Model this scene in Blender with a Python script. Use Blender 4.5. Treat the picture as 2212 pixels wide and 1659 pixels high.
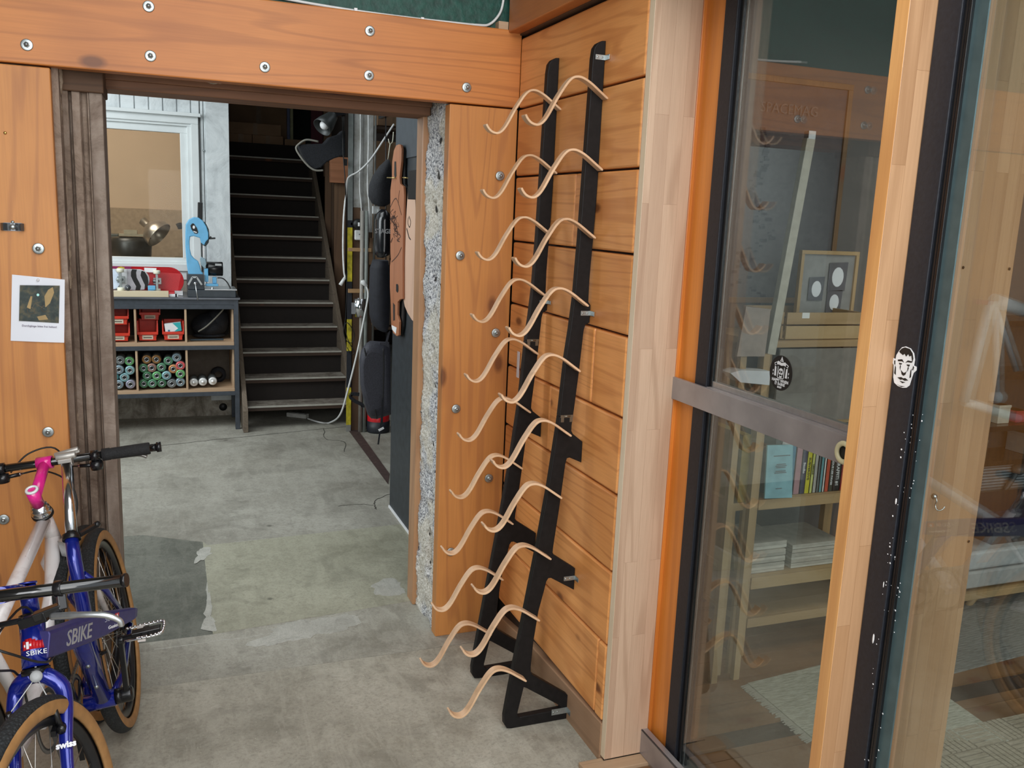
import bpy, bmesh, math, random
from mathutils import Vector, Matrix, noise
for _o in list(bpy.data.objects): bpy.data.objects.remove(_o, do_unlink=True)
SC=bpy.context.scene; COL=SC.collection
random.seed(7)
# ---------------------------------------------------------------- camera
F=1914.; PT=math.radians(10.66); RL=math.radians(2.448); YW=math.radians(21.43); EYE=1.6
def ray(px,py):
    u,v=px-1106.,py-829.5; c,s=math.cos(RL),math.sin(RL)
    X=c*u+s*v; D=-s*u+c*v; cp,sp=math.cos(PT),math.sin(PT)
    y=F*cp-D*sp; z=-F*sp-D*cp; a,b=math.cos(YW),math.sin(YW)
    return Vector((a*X+b*y,-b*X+a*y,z))
def pY(px,py,Y):
    r=ray(px,py); t=Y/r.y; return Vector((r.x*t,Y,EYE+r.z*t))
def pX(px,py,X):
    r=ray(px,py); t=X/r.x; return Vector((X,r.y*t,EYE+r.z*t))
def pZ(px,py,Z=0.):
    r=ray(px,py); t=(Z-EYE)/r.z; return Vector((r.x*t,r.y*t,Z))
cam=bpy.data.cameras.new('camera'); camo=bpy.data.objects.new('camera',cam); COL.objects.link(camo)
r0=ray(1106,829.5); ex=(ray(1107,829.5)-r0).normalized(); ey=-(ray(1106,830.5)-r0).normalized(); ez=-r0.normalized()
camo.matrix_world=Matrix(((ex.x,ey.x,ez.x,0),(ex.y,ey.y,ez.y,0),(ex.z,ey.z,ez.z,EYE),(0,0,0,1)))
cam.sensor_width=36; cam.lens=F/2212*36; cam.clip_start=.05; cam.clip_end=100
SC.camera=camo
# ---------------------------------------------------------------- light
W=bpy.data.worlds.new('world'); SC.world=W; W.use_nodes=True
W.node_tree.nodes['Background'].inputs[0].default_value=(.86,.93,1,1)
W.node_tree.nodes['Background'].inputs[1].default_value=1.0
def area(name,loc,target,sx,sy,power,color=(1,1,1)):
    l=bpy.data.lights.new(name,'AREA'); l.shape='RECTANGLE'; l.size=sx; l.size_y=sy; l.energy=power; l.color=color
    o=bpy.data.objects.new(name,l); COL.objects.link(o); o.location=loc
    o.rotation_euler=(Vector(target)-Vector(loc)).to_track_quat('-Z','Y').to_euler(); return o
area('skylight_front',(.45,.2,2.95),(.45,.9,0),2.0,3.0,68,(.95,.98,1))
area('window_left',(-1.42,-.5,1.9),(1.2,2.3,1.1),1.7,1.5,46,(.97,.98,1))
area('daylight_behind',(.1,-2.6,2.2),(.8,3,1.1),2.8,2.2,78,(1,.98,.95))
area('window_light_back_room',(-2.3,5.1,2.3),(.6,6.6,.9),2.0,1.6,78,(.9,.97,1))
area('skylight_back_room',(-.6,5.0,2.98),(-.2,5.4,0),1.6,1.8,34,(.92,.98,1))
area('office_ceiling_lamp',(3.0,1.9,2.35),(2.9,2.0,0),1.0,.5,12,(1,.95,.88))
area('studio_lamp_behind_window',(-.9,7.7,2.6),(-.1,9.2,1.3),.8,.8,24,(1,.93,.82))
SC.view_settings.view_transform='Standard'; SC.view_settings.look='None'
SC.view_settings.gamma=1; SC.view_settings.use_curve_mapping=False; SC.view_settings.exposure=0.0
# ---------------------------------------------------------------- mesh helpers
class MB:
    def __init__(s): s.v=[]; s.f=[]; s.sm=[]; s.mi=[]
    def add(s,vs,fs,smooth=False,m=0):
        n=len(s.v); s.v+= [Vector(v) for v in vs]; s.f+=[tuple(i+n for i in f) for f in fs]
        s.sm+=[smooth]*len(fs); s.mi+=[m]*len(fs); return s
    def box(s,a,b,m=0):
        x0,y0,z0=[min(a[i],b[i]) for i in range(3)]; x1,y1,z1=[max(a[i],b[i]) for i in range(3)]
        return s.add([(x0,y0,z0),(x1,y0,z0),(x1,y1,z0),(x0,y1,z0),(x0,y0,z1),(x1,y0,z1),(x1,y1,z1),(x0,y1,z1)],
          [(0,3,2,1),(4,5,6,7),(0,1,5,4),(1,2,6,5),(2,3,7,6),(3,0,4,7)],m=m)
    def obox(s,c,ax,ay,az,m=0):   # centre and three half-axis vectors
        c=Vector(c);ax=Vector(ax);ay=Vector(ay);az=Vector(az)
        vs=[c+i*ax+j*ay+k*az for k in(-1,1) for j in(-1,1) for i in(-1,1)]
        return s.add(vs,[(0,2,3,1),(4,5,7,6),(0,1,5,4),(1,3,7,5),(3,2,6,7),(2,0,4,6)],m=m)
    def bar(s,a,b,w,t,up=(0,0,1),m=0):   # box bar a->b, w across, t along up
        a=Vector(a);b=Vector(b);d=(b-a);u=Vector(up);u=(u-d.normalized()*u.dot(d.normalized())).normalized();sd=d.cross(u).normalized()
        return s.obox((a+b)/2,d/2,sd*w/2,u*t/2,m)
    def tube(s,pts,r,n=10,m=0,cap=True,closed=False):
        P=[Vector(p) for p in pts]; N=len(P); R=r if hasattr(r,'__len__') else [r]*N
        vs=[];prev=None
        for i,p in enumerate(P):
            if closed: d=(P[(i+1)%N]-P[i-1])
            else: d=(P[min(i+1,N-1)]-P[max(i-1,0)])
            d.normalize()
            if prev is None:
                prev=Vector((0,0,1)) if abs(d.z)<.9 else Vector((1,0,0))
            u=(prev-d*prev.dot(d)); u.normalize(); w=d.cross(u); prev=u
            for k in range(n):
                a=2*math.pi*k/n; vs.append(p+(u*math.cos(a)+w*math.sin(a))*R[i])
        fs=[]
        for i in range(N if closed else N-1):
            j=(i+1)%N
            for k in range(n):
                l=(k+1)%n; fs.append((i*n+k,i*n+l,j*n+l,j*n+k))
        s.add(vs,fs,True,m)
        if cap and not closed:
            b=len(s.v)-N*n
            s.f.append(tuple(b+k for k in reversed(range(n)))); s.f.append(tuple(b+(N-1)*n+k for k in range(n))); s.sm+=[False]*2; s.mi+=[m]*2
        return s
    def cyl(s,a,b,r,n=16,m=0,r2=None): return s.tube([a,b],[r,r if r2 is None else r2],n,m)
    def lathe(s,c,axis,prof,n=24,m=0,smooth=True,arc=None):  # prof: (radius, along axis)
        c=Vector(c);ax=Vector(axis).normalized();u=ax.orthogonal().normalized();w=ax.cross(u)
        vs=[c+ax*h+(u*math.cos(2*math.pi*k/n)+w*math.sin(2*math.pi*k/n))*rr for rr,h in prof for k in range(n)]
        fs=[(i*n+k,i*n+(k+1)%n,(i+1)*n+(k+1)%n,(i+1)*n+k) for i in range(len(prof)-1) for k in range(n)]
        return s.add(vs,fs,smooth,m)
    def ring(s,c,axis,prof,n=48,m=0):   # closed cross-section revolved
        return s.lathe(c,axis,list(prof)+[prof[0]],n,m)
    def prism(s,pts,d,m=0,smooth=False):    # planar polygon (list of Vector) extruded by d
        n=len(pts);d=Vector(d);P=[Vector(p) for p in pts]
        b=len(s.v); s.v+=P+[p+d for p in P]
        s.f.append(tuple(b+k for k in range(n))); s.f.append(tuple(b+n+k for k in reversed(range(n)))); s.sm+=[False]*2; s.mi+=[m]*2
        for k in range(n):
            l=(k+1)%n; s.f.append((b+k,b+n+k,b+n+l,b+l)); s.sm.append(smooth); s.mi.append(m)
        return s
    def ball(s,c,r,n=12,m=0,sc=(1,1,1)):
        c=Vector(c);vs=[];k2=n//2
        for i in range(k2+1):
            t=math.pi*i/k2
            for k in range(n):
                a=2*math.pi*k/n; vs.append(c+Vector((math.sin(t)*math.cos(a)*sc[0],math.sin(t)*math.sin(a)*sc[1],math.cos(t)*sc[2]))*r)
        fs=[(i*n+k,(i+1)*n+k,(i+1)*n+(k+1)%n,i*n+(k+1)%n) for i in range(k2) for k in range(n)]
        return s.add(vs,fs,True,m)
    def loft(s,rings,m=0,smooth=True,cap=True):
        n=len(rings[0]);b=len(s.v)
        for r in rings: s.v+=[Vector(p) for p in r]
        for i in range(len(rings)-1):
            for k in range(n):
                l=(k+1)%n; s.f.append((b+i*n+k,b+i*n+l,b+(i+1)*n+l,b+(i+1)*n+k)); s.sm.append(smooth); s.mi.append(m)
        if cap:
            s.f.append(tuple(b+k for k in reversed(range(n)))); s.f.append(tuple(b+(len(rings)-1)*n+k for k in range(n))); s.sm+=[False]*2; s.mi+=[m]*2
        return s
def origin_of(o):
    while o.parent: o=o.parent
    return o.location.copy()
def build(name,mb,mat,parent=None,label=None,cat=None,group=None,kind=None,bev=0,org=None,subd=0):
    me=bpy.data.meshes.new(name)
    if org is None:
        if parent: org=origin_of(parent)
        else:
            xs=[v.x for v in mb.v];ys=[v.y for v in mb.v];zs=[v.z for v in mb.v]
            org=Vector(((min(xs)+max(xs))/2,(min(ys)+max(ys))/2,min(zs)))
    org=Vector(org)
    me.from_pydata([tuple(v-org) for v in mb.v],[],mb.f)
    mats=mat if isinstance(mat,(list,tuple)) else [mat]
    for m in mats: me.materials.append(m)
    for p,sm,mi in zip(me.polygons,mb.sm,mb.mi): p.use_smooth=sm; p.material_index=min(mi,len(mats)-1)
    bm=bmesh.new(); bm.from_mesh(me); bmesh.ops.recalc_face_normals(bm,faces=bm.faces); bm.to_mesh(me); bm.free()
    o=bpy.data.objects.new(name,me); COL.objects.link(o)
    if parent: o.parent=parent
    else: o.location=org
    if bev:
        b=o.modifiers.new('bevel','BEVEL'); b.width=bev; b.segments=2; b.limit_method='ANGLE'; b.angle_limit=.7
    if subd:
        b=o.modifiers.new('subd','SUBSURF'); b.levels=subd; b.render_levels=subd
    tag(o,label,cat,group,kind); return o
def tag(o,label=None,cat=None,group=None,kind=None):
    if label: o['label']=label
    if cat: o['category']=cat
    if group: o['group']=group
    if kind: o['kind']=kind
    return o
def thing(name,loc,label,cat,group=None,kind=None):
    o=bpy.data.objects.new(name,None); COL.objects.link(o); o.location=loc; o.empty_display_size=.05
    return tag(o,label,cat,group,kind)
def dup(o,delta,label=None):
    def cp(a,par):
        c=a.copy(); COL.objects.link(c)
        if par: c.parent=par
        for ch in [x for x in bpy.data.objects if x.parent==a]: cp(ch,c)
        return c
    kids=cp(o,None); kids.location=o.location+Vector(delta)
    if label: kids['label']=label
    return kids
def from_curve(cu,mw):
    o=bpy.data.objects.new('tmp',cu); COL.objects.link(o)
    dg=bpy.context.evaluated_depsgraph_get(); dg.update()
    me=bpy.data.meshes.new_from_object(o.evaluated_get(dg)); 
    mb=MB(); mb.add([mw@v.co for v in me.vertices],[tuple(p.vertices) for p in me.polygons])
    bpy.data.objects.remove(o,do_unlink=True); bpy.data.curves.remove(cu); bpy.data.meshes.remove(me); return mb
def plate(outlines,mw,th,bev=0):   # 2D outlines with holes, extruded +-th/2 in local z
    cu=bpy.data.curves.new('tmp','CURVE'); cu.dimensions='2D'; cu.fill_mode='BOTH'; cu.extrude=th/2-bev; cu.bevel_depth=bev; cu.bevel_resolution=1; cu.offset=-bev
    for ol in outlines:
        sp=cu.splines.new('POLY'); sp.points.add(len(ol)-1)
        for p,q in zip(sp.points,ol): p.co=(q[0],q[1],0,1)
        sp.use_cyclic_u=True
    return from_curve(cu,mw)
def text(body,mw,size,align='CENTER',ext=.0003,sx=1,bold=0):
    cu=bpy.data.curves.new('tmp','FONT'); cu.body=body; cu.size=size; cu.align_x=align; cu.align_y='CENTER'; cu.extrude=ext; cu.offset=bold; cu.resolution_u=2
    return from_curve(cu,mw@Matrix.Diagonal((sx,1,1,1)))
def frame(o,x,y):   # matrix from origin and in-plane right / up vectors
    x=Vector(x).normalized(); y=Vector(y); y=(y-x*y.dot(x)).normalized(); z=x.cross(y); o=Vector(o)
    return Matrix(((x.x,y.x,z.x,o.x),(x.y,y.y,z.y,o.y),(x.z,y.z,z.z,o.z),(0,0,0,1)))
def smooth_path(pts,k=6,closed=False):
    P=[Vector(p) for p in pts]; out=[]; N=len(P)
    for i in range(N if closed else N-1):
        a=P[(i-1)%N] if (closed or i>0) else P[0]; b=P[i]; c=P[(i+1)%N]; d=P[(i+2)%N] if (closed or i+2<N) else P[-1]
        for j in range(k):
            t=j/k; out.append(.5*((2*b)+(c-a)*t+(2*a-5*b+4*c-d)*t*t+(3*b-a-3*c+d)*t**3))
    if not closed: out.append(P[-1])
    return out
# ---------------------------------------------------------------- materials
class NT:
    def __init__(s,name,rough=.5,metal=0,color=(.5,.5,.5),spec=None,**kw):
        s.m=bpy.data.materials.new(name); s.m.use_nodes=True; s.t=s.m.node_tree; s.b=s.t.nodes['Principled BSDF']
        s.set(s.b,'Base Color',color); s.set(s.b,'Roughness',rough); s.set(s.b,'Metallic',metal)
        if spec is not None: s.set(s.b,'Specular IOR Level',spec)
        for k,v in kw.items(): s.set(s.b,k.replace('_',' '),v)
    def set(s,n,k,v):
        if isinstance(v,bpy.types.NodeSocket): s.t.links.new(v,n.inputs[k])
        elif isinstance(v,tuple) and len(v)==3 and n.inputs[k].type=='RGBA': n.inputs[k].default_value=(*v,1)
        else: n.inputs[k].default_value=v
    def n(s,ty,out=0,props=None,**kw):
        n=s.t.nodes.new(ty)
        for k,v in (props or {}).items(): setattr(n,k,v)
        for k,v in kw.items():
            k=int(k[1:]) if k[0]=='i' and k[1:].isdigit() else k.replace('_',' ')
            s.set(n,k,v)
        return n.outputs[out]
    def obj(s,rand=True):
        c=s.n('ShaderNodeTexCoord',3)
        if rand:
            r=s.n('ShaderNodeObjectInfo',5)
            c=s.n('ShaderNodeVectorMath',0,{'operation':'ADD'},i0=c,i1=s.n('ShaderNodeVectorMath',0,{'operation':'SCALE'},i0=s.n('ShaderNodeCombineXYZ',X=r,Y=r,Z=r),Scale=37.))
        return c
    def geo(s): return s.n('ShaderNodeNewGeometry',0)
    def map(s,v,sc=(1,1,1),loc=(0,0,0),rot=(0,0,0)): return s.n('ShaderNodeMapping',0,Vector=v,Scale=sc,Location=loc,Rotation=rot)
    def noise(s,v,scale,detail=3,rough=.5,dist=0,out=0): return s.n('ShaderNodeTexNoise',out,Vector=v,Scale=scale,Detail=detail,Roughness=rough,Distortion=dist)
    def vor(s,v,scale,out=0,feat='F1'): return s.n('ShaderNodeTexVoronoi',out,{'feature':feat},Vector=v,Scale=scale)
    def ramp(s,f,*st,interp='LINEAR'):
        n=s.t.nodes.new('ShaderNodeValToRGB'); s.t.links.new(f,n.inputs[0]); e=n.color_ramp.elements; n.color_ramp.interpolation=interp
        while len(e)<len(st): e.new(1)
        for q,(p,c) in zip(e,st): q.position=p; c=(c,)*3 if not hasattr(c,'__len__') else c; q.color=(*c,1)
        return n.outputs[0]
    def mix(s,f,a,b,mode='MIX'):
        n=s.t.nodes.new('ShaderNodeMix'); n.data_type='RGBA'; n.blend_type=mode
        for i,v in ((0,f),(6,a),(7,b)):
            if isinstance(v,bpy.types.NodeSocket): s.t.links.new(v,n.inputs[i])
            else: n.inputs[i].default_value=(*v,1) if hasattr(v,'__len__') else v
        return n.outputs[2]
    def math(s,op,a,b=0,c=0): return s.n('ShaderNodeMath',0,{'operation':op},i0=a,i1=b,i2=c)
    def bump(s,h,st=.3,d=.01): s.set(s.b,'Normal',s.n('ShaderNodeBump',0,Height=h,Strength=st,Distance=d))
    def col(s,c): s.set(s.b,'Base Color',c); return s
    def r(s,c): s.set(s.b,'Roughness',c); return s
def plain(name,color,rough=.5,metal=0,var=.12,scale=30,bump=0,**kw):
    k=NT(name,rough,metal,color,**kw); v=k.obj(); n=k.noise(v,scale,4)
    dk=tuple(c*(1-var) for c in color); lt=tuple(min(1,c*(1+var)) for c in color)
    k.col(k.ramp(n,(.3,dk),(.7,lt)))
    if bump: k.bump(n,bump,.004)
    return k.m
def wood(name,axis,c1,c2,line,rough=.42,freq=26,knot=.5,knotc=(.16,.05,.015),scale=1.,fine=.5,coat=0,lw=.34):
    k=NT(name,rough); v=k.obj(); st=[5.5*scale]*3; st[axis]=.42*scale
    m=k.map(v,tuple(st))
    big=k.noise(m,.9,2.5,.45,.25)
    w=k.math('SINE',k.math('MULTIPLY',big,freq*6.28))
    lines=k.ramp(k.math('MULTIPLY_ADD',w,.5,.5),(.72,(0,0,0)),(1.,(1,1,1)))
    st2=[1.]*3; st2[axis]=.03; fi=k.noise(k.map(v,tuple(st2)),160*scale,2,.6)
    tone=k.noise(k.map(v,(1.6,1.6,1.6)),1.2,3,.55)
    c=k.mix(k.ramp(tone,(.3,0),(.72,1)),c1,c2)
    c=k.mix(k.math('MULTIPLY',lines,lw),c,line)
    c=k.mix(k.math('MULTIPLY',k.ramp(fi,(.35,1),(.6,0)),.28*fine),c,line)
    if knot>0:
        s3=[5.2*scale]*3; s3[axis]=2.6*scale
        vd=k.vor(k.map(v,tuple(s3)),1.0); kk=k.ramp(vd,(.075*knot+.025,(1,1,1)),(.12*knot+.06,(0,0,0)))
        halo=k.ramp(vd,(.05,(1,1,1)),(.33,(0,0,0)))
        c=k.mix(k.math('MULTIPLY',halo,.35),c,line); c=k.mix(k.math('MULTIPLY',kk,.85),c,knotc)
    rn=k.n('ShaderNodeObjectInfo',5); c=k.mix(1.,c,k.ramp(rn,(0,(.86,.83,.80)),(.5,(1,1,1)),(1,(1.0,1.0,.97))),'MULTIPLY')
    k.col(c); k.bump(fi,.08,.002)
    if coat: k.set(k.b,'Coat Weight',coat); k.set(k.b,'Coat Roughness',.3)
    return k.m
PX,PYw,PZw=[wood('pine_varnished_'+a,i,(.69,.26,.06),(.55,.185,.04),(.28,.08,.016),freq=12,coat=.05,rough=.5) for i,a in enumerate('xyz')]
PPL=wood('pine_plank_y',1,(.95,.46,.16),(.83,.33,.09),(.46,.13,.026),freq=11,coat=.12,rough=.42,scale=1.25)
PAN=wood('pine_panel_z',2,(.64,.275,.075),(.52,.205,.05),(.30,.10,.035),freq=11,rough=.5)
ORG=wood('pine_orange_post',2,(.85,.32,.06),(.74,.24,.035),(.42,.12,.02),freq=4,knot=.35,rough=.35,coat=.2)
BEECH=wood('beech_ply_strip',0,(.80,.55,.355),(.71,.46,.28),(.48,.28,.15),freq=4,knot=0,rough=.4,scale=2)
OLDW=[wood('old_timber_'+a,i,(.13,.075,.042),(.085,.05,.03),(.03,.018,.012),freq=8,rough=.75) for i,a in enumerate('xyz')]
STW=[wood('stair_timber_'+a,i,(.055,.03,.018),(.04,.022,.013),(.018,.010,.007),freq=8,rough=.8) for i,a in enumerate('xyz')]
PLY=wood('birch_ply',0,(.56,.40,.26),(.48,.32,.2),(.33,.2,.11),freq=4,knot=0,rough=.55)
SHW=[wood('office_shelf_pine_'+a,i,(.48,.34,.18),(.42,.28,.14),(.3,.18,.08),freq=4,knot=.5,rough=.55) for i,a in enumerate('xyz')]
OFL=wood('office_floor_board',0,(.30,.16,.075),(.22,.11,.05),(.1,.05,.02),freq=7,rough=.4)
def laminated(name,c1,c2,c3,wd=.043,ln=.62,coat=0,shift=0.):
    k=NT(name,.38); v=k.obj(False)
    br=k.t.nodes.new('ShaderNodeTexBrick'); br.offset=.37; br.offset_frequency=2; br.squash=1
    k.t.links.new(k.map(k.n('ShaderNodeCombineXYZ',X=k.n('ShaderNodeSeparateXYZ',2,Vector=v),Y=k.n('ShaderNodeSeparateXYZ',0,Vector=v)),(1,1,1),(shift,0.007+shift,0)),br.inputs[0])
    for kk,val in (('Scale',1.),('Mortar Size',.0003),('Mortar Smooth',.3),('Brick Width',ln),('Row Height',wd),('Bias',0.)): br.inputs[kk].default_value=val
    br.inputs['Color1'].default_value=(*c1,1); br.inputs['Color2'].default_value=(*c2,1); br.inputs['Mortar'].default_value=(*c3,1)
    m=k.map(v,(7,7,.5)); big=k.noise(k.n('ShaderNodeVectorMath',0,{'operation':'ADD'},i0=m,i1=k.n('ShaderNodeVectorMath',0,{'operation':'SCALE'},i0=br.outputs[0],Scale=60.)),1.0,2,.5,.3)
    w=k.ramp(k.math('MULTIPLY_ADD',k.math('SINE',k.math('MULTIPLY',big,34.)),.5,.5),(.75,(0,0,0)),(1,(1,1,1)))
    fi=k.noise(k.map(v,(1,1,.04)),220,2,.6)
    c=k.mix(k.math('MULTIPLY',w,.38),br.outputs[0],c3); c=k.mix(k.math('MULTIPLY',k.ramp(fi,(.35,1),(.62,0)),.16),c,c3)
    k.col(c)
    if coat: k.set(k.b,'Coat Weight',coat)
    return k.m
LAM=laminated('laminated_board_pale',(.66,.465,.325),(.52,.345,.235),(.36,.21,.13))
LAM2=laminated('laminated_board_oiled',(.52,.315,.175),(.41,.225,.11),(.25,.12,.05),wd=.03,ln=.42,coat=.2,shift=.21)
EDGE=wood('laminated_edge_oiled',2,(.86,.47,.18),(.76,.36,.115),(.48,.19,.06),freq=5,knot=.3,rough=.35,coat=.2,scale=1.6)
EDGEP=wood('laminated_edge_lit',2,(.98,.86,.66),(.92,.77,.56),(.75,.58,.38),freq=3,knot=0,rough=.5)  # side faces coloured lighter to paint the light falling from the left
def concrete(name,base,dark,light,sc=1.,bump=.35):
    k=NT(name,.82); v=k.obj(False)
    a=k.noise(v,1.6*sc,6,.62,.4); b=k.noise(v,9*sc,6,.7); c=k.noise(v,90*sc,3,.7)
    x=k.mix(k.ramp(a,(.34,0),(.66,1)),dark,light)
    x=k.mix(k.ramp(b,(.36,.75),(.58,0)),x,base)
    x=k.mix(k.ramp(c,(.33,.35),(.5,0)),x,tuple(q*.5 for q in dark))
    d=k.noise(k.map(v,(1,1,1),rot=(0,0,.3)),26*sc,6,.75,1.2); x=k.mix(k.ramp(d,(.38,.30),(.56,0)),x,tuple(q*.7 for q in dark)); x=k.mix(k.ramp(d,(.56,0),(.74,.3)),x,light)
    g=k.noise(v,3.4*sc,4,.6,1.5); x=k.mix(k.ramp(g,(.34,.42),(.47,0)),x,tuple(q*.65 for q in dark))
    spk=k.vor(v,55*sc); x=k.mix(k.ramp(spk,(.03,.8),(.07,0)),x,tuple(min(1,q*1.7) for q in light))
    big=k.vor(k.map(v,(1,1,1)),3.1*sc); x=k.mix(k.ramp(big,(.02,.75),(.05,0)),x,tuple(q*.35 for q in dark))
    # hairline stains running with the trowel marks
    tr=k.noise(k.map(v,(3,.7,1),rot=(0,0,.5)),5*sc,4,.7,.6); x=k.mix(k.ramp(tr,(.42,.22),(.5,0)),x,light)
    k.col(x); k.bump(k.math('ADD',k.math('MULTIPLY',b,.7),k.math('MULTIPLY',c,.3)),bump,.006)
    k.r(k.ramp(a,(.3,.55),(.7,.85))); return k.m
CF=concrete('concrete_floor',(.385,.365,.30),(.27,.25,.195),(.52,.495,.415))
CFB=concrete('concrete_floor_back',(.34,.325,.275),(.24,.225,.185),(.45,.435,.375),.8)
CFD=concrete('concrete_floor_damp_shade',(.15,.152,.125),(.085,.09,.07),(.24,.24,.20))  # damp slab, its dark tone also paints in the bicycles' shadow
CFL=concrete('concrete_floor_scraped',(.35,.335,.28),(.25,.235,.19),(.48,.465,.40),1.3)
CFG=concrete('concrete_slab_greenish',(.36,.35,.265),(.27,.26,.19),(.45,.44,.34))
def aggregate():
    k=NT('broken_aggregate_concrete',.85); v=k.obj(False)
    a=k.noise(v,3.2,3,.6); n=k.noise(v,120,3,.7,.5); vv=k.vor(v,34); v2=k.vor(v,14)
    grey=k.ramp(n,(.36,(.06,.06,.075)),(.44,(.34,.35,.38)),(.50,(.66,.67,.69)),(.57,(.93,.93,.93)))
    cream=k.ramp(n,(.33,(.36,.31,.23)),(.44,(.68,.64,.54)),(.56,(.88,.85,.77)))
    x=k.mix(k.ramp(a,(.46,0),(.54,1)),grey,cream); x=k.mix(k.ramp(vv,(.04,.8),(.1,0)),x,(.04,.035,.03))
    k.col(x); k.bump(k.math('ADD',n,k.math('MULTIPLY',v2,1.2)),.9,.012); return k.m
AGG=aggregate()
def mortar(name,c1,c2,c3,sc=14):
    k=NT(name,.9); v=k.obj(False); n=k.noise(v,sc,6,.75,.5); n2=k.noise(k.map(v,(1,1,.25)),sc*.6,5,.7)
    x=k.ramp(n,(.3,c1),(.5,c2),(.72,c3)); x=k.mix(k.ramp(n2,(.40,.7),(.5,0)),x,c1); k.col(x); k.bump(n,.8,.012); return k.m
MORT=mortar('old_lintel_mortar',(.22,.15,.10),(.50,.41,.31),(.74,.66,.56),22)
RUST=mortar('brown_painted_steel',(.10,.065,.045),(.25,.185,.14),(.36,.29,.235),7)
RUSTL=mortar('brown_painted_steel_worn',(.14,.095,.07),(.30,.24,.195),(.38,.315,.265),5)
GREEN=plain('dark_green_plaster',(.006,.062,.045),.55,0,.35,40,.8)
WHITEB=mortar('white_painted_boarding',(.42,.45,.46),(.64,.68,.69),(.75,.78,.78),3.2)
DIRTYW=mortar('dirty_white_base',(.12,.10,.075),(.33,.30,.25),(.52,.49,.43),9)
WFRAME=plain('white_window_frame',(.68,.72,.72),.35,0,.05,8)
def glassm(name,tint=(.93,.96,.95),fac=1.0,rough=0.):
    m=bpy.data.materials.new(name); m.use_nodes=True; t=m.node_tree; t.nodes.clear()
    out=t.nodes.new('ShaderNodeOutputMaterial'); mx=t.nodes.new('ShaderNodeMixShader'); tr=t.nodes.new('ShaderNodeBsdfTransparent'); gl=t.nodes.new('ShaderNodeBsdfGlossy')
    tr.inputs[0].default_value=(*tint,1); gl.inputs['Roughness'].default_value=rough; gl.inputs[0].default_value=(1,1,1,1)
    ge=t.nodes.new('ShaderNodeNewGeometry'); dp=t.nodes.new('ShaderNodeVectorMath'); dp.operation='DOT_PRODUCT'; t.links.new(ge.outputs['Incoming'],dp.inputs[0]); t.links.new(ge.outputs['Normal'],dp.inputs[1])
    def mm(op,a,b=0.,c=0.):
        n=t.nodes.new('ShaderNodeMath'); n.operation=op
        for i,v in enumerate((a,b,c)):
            if isinstance(v,bpy.types.NodeSocket): t.links.new(v,n.inputs[i])
            else: n.inputs[i].default_value=v
        return n.outputs[0]
    # Schlick reflectance of a pane's face, the same from both sides
    rf=mm('MULTIPLY_ADD',mm('POWER',mm('SUBTRACT',1.,mm('ABSOLUTE',dp.outputs['Value'])),5.),.96,.04)
    mu=t.nodes.new('ShaderNodeMath'); mu.operation='MULTIPLY'; mu.inputs[1].default_value=fac; mu.use_clamp=True
    t.links.new(rf,mu.inputs[0]); t.links.new(mu.outputs[0],mx.inputs[0]); t.links.new(tr.outputs[0],mx.inputs[1]); t.links.new(gl.outputs[0],mx.inputs[2]); t.links.new(mx.outputs[0],out.inputs[0]); return m
GLASS=glassm('clear_glass',(.92,.94,.925),1.45); GLASSW=glassm('window_glass',(.95,.95,.93),.1)
CHARC=plain('charcoal_painted_panel',(.025,.032,.038),.5,0,.25,25,.15)
SLATE=plain('slate_painted_panel',(.05,.062,.075),.5,0,.15,20)
BLACK=plain('black_lacquered_mdf',(.008,.007,.007),.55,0,.3,60,spec=.25)
BMET=plain('black_metal',(.008,.008,.009),.25,.0,.2,30)
BPOW=plain('black_powder_coat',(.011,.013,.019),.5,0,.25,120,.1)
RUB=plain('black_rubber',(.014,.015,.016),.72,0,.3,90,.4)
GRIP=plain('grip_rubber',(.013,.013,.014),.85,0,.3,200,.6)
CHROME=plain('polished_chrome',(.75,.76,.78),.16,1,.04,20)
ZINC=plain('zinc_plated_steel',(.42,.46,.46),.38,.85,.2,60)
ALU=plain('brushed_aluminium',(.55,.57,.58),.35,.9,.06,90)
BRONZE=plain('anodised_bronze_rail',(.36,.33,.325),.34,.35,.18,9)
PAPER=plain('white_paper',(.78,.80,.86),.7,0,.02,9)
INK=plain('grey_ink',(.12,.12,.14),.7); BLK=plain('print_black',(.008,.008,.008),.5,0,.05); WHT=plain('print_white',(.82,.83,.84),.5,0,.03)
TAN=plain('tan_sidewall',(.36,.185,.065),.6,0,.15,40)
BLUE=plain('metallic_blue_paint',(.006,.016,.24),.22,.35,.12,60,Coat_Weight=.8)
BLUD=plain('violet_blue_paint',(.045,.04,.17),.4,.3,.1,60)
def dirty_paint(name,c,d):
    k=NT(name,.3); v=k.obj(); n=k.noise(v,60,5,.8); n2=k.noise(v,12,4,.7)
    x=k.mix(k.ramp(n,(.28,1),(.36,0)),c,d); x=k.mix(k.ramp(n2,(.35,.35),(.5,0)),x,d); k.col(x); k.set(k.b,'Coat Weight',.5); return k.m
WPNT=dirty_paint('white_frame_paint',(.84,.80,.79),(.40,.25,.24)); PINK=plain('pink_stem_paint',(.75,.02,.26),.25,0,.06,Coat_Weight=.6)
GREYP=plain('light_grey_plastic',(.42,.43,.43),.5); REDB=plain('red_bin_plastic',(.62,.035,.012),.42,0,.08,25); REDM=plain('red_paint',(.55,.012,.018),.35,0,.12,150)
SAWB=plain('light_blue_machine_paint',(.13,.42,.68),.35,0,.08,20); DGREY=plain('dark_grey_steel_frame',(.06,.07,.085),.45,.4,.15,30); CREAM=plain('cream_wheel',(.80,.79,.64),.5)
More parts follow.
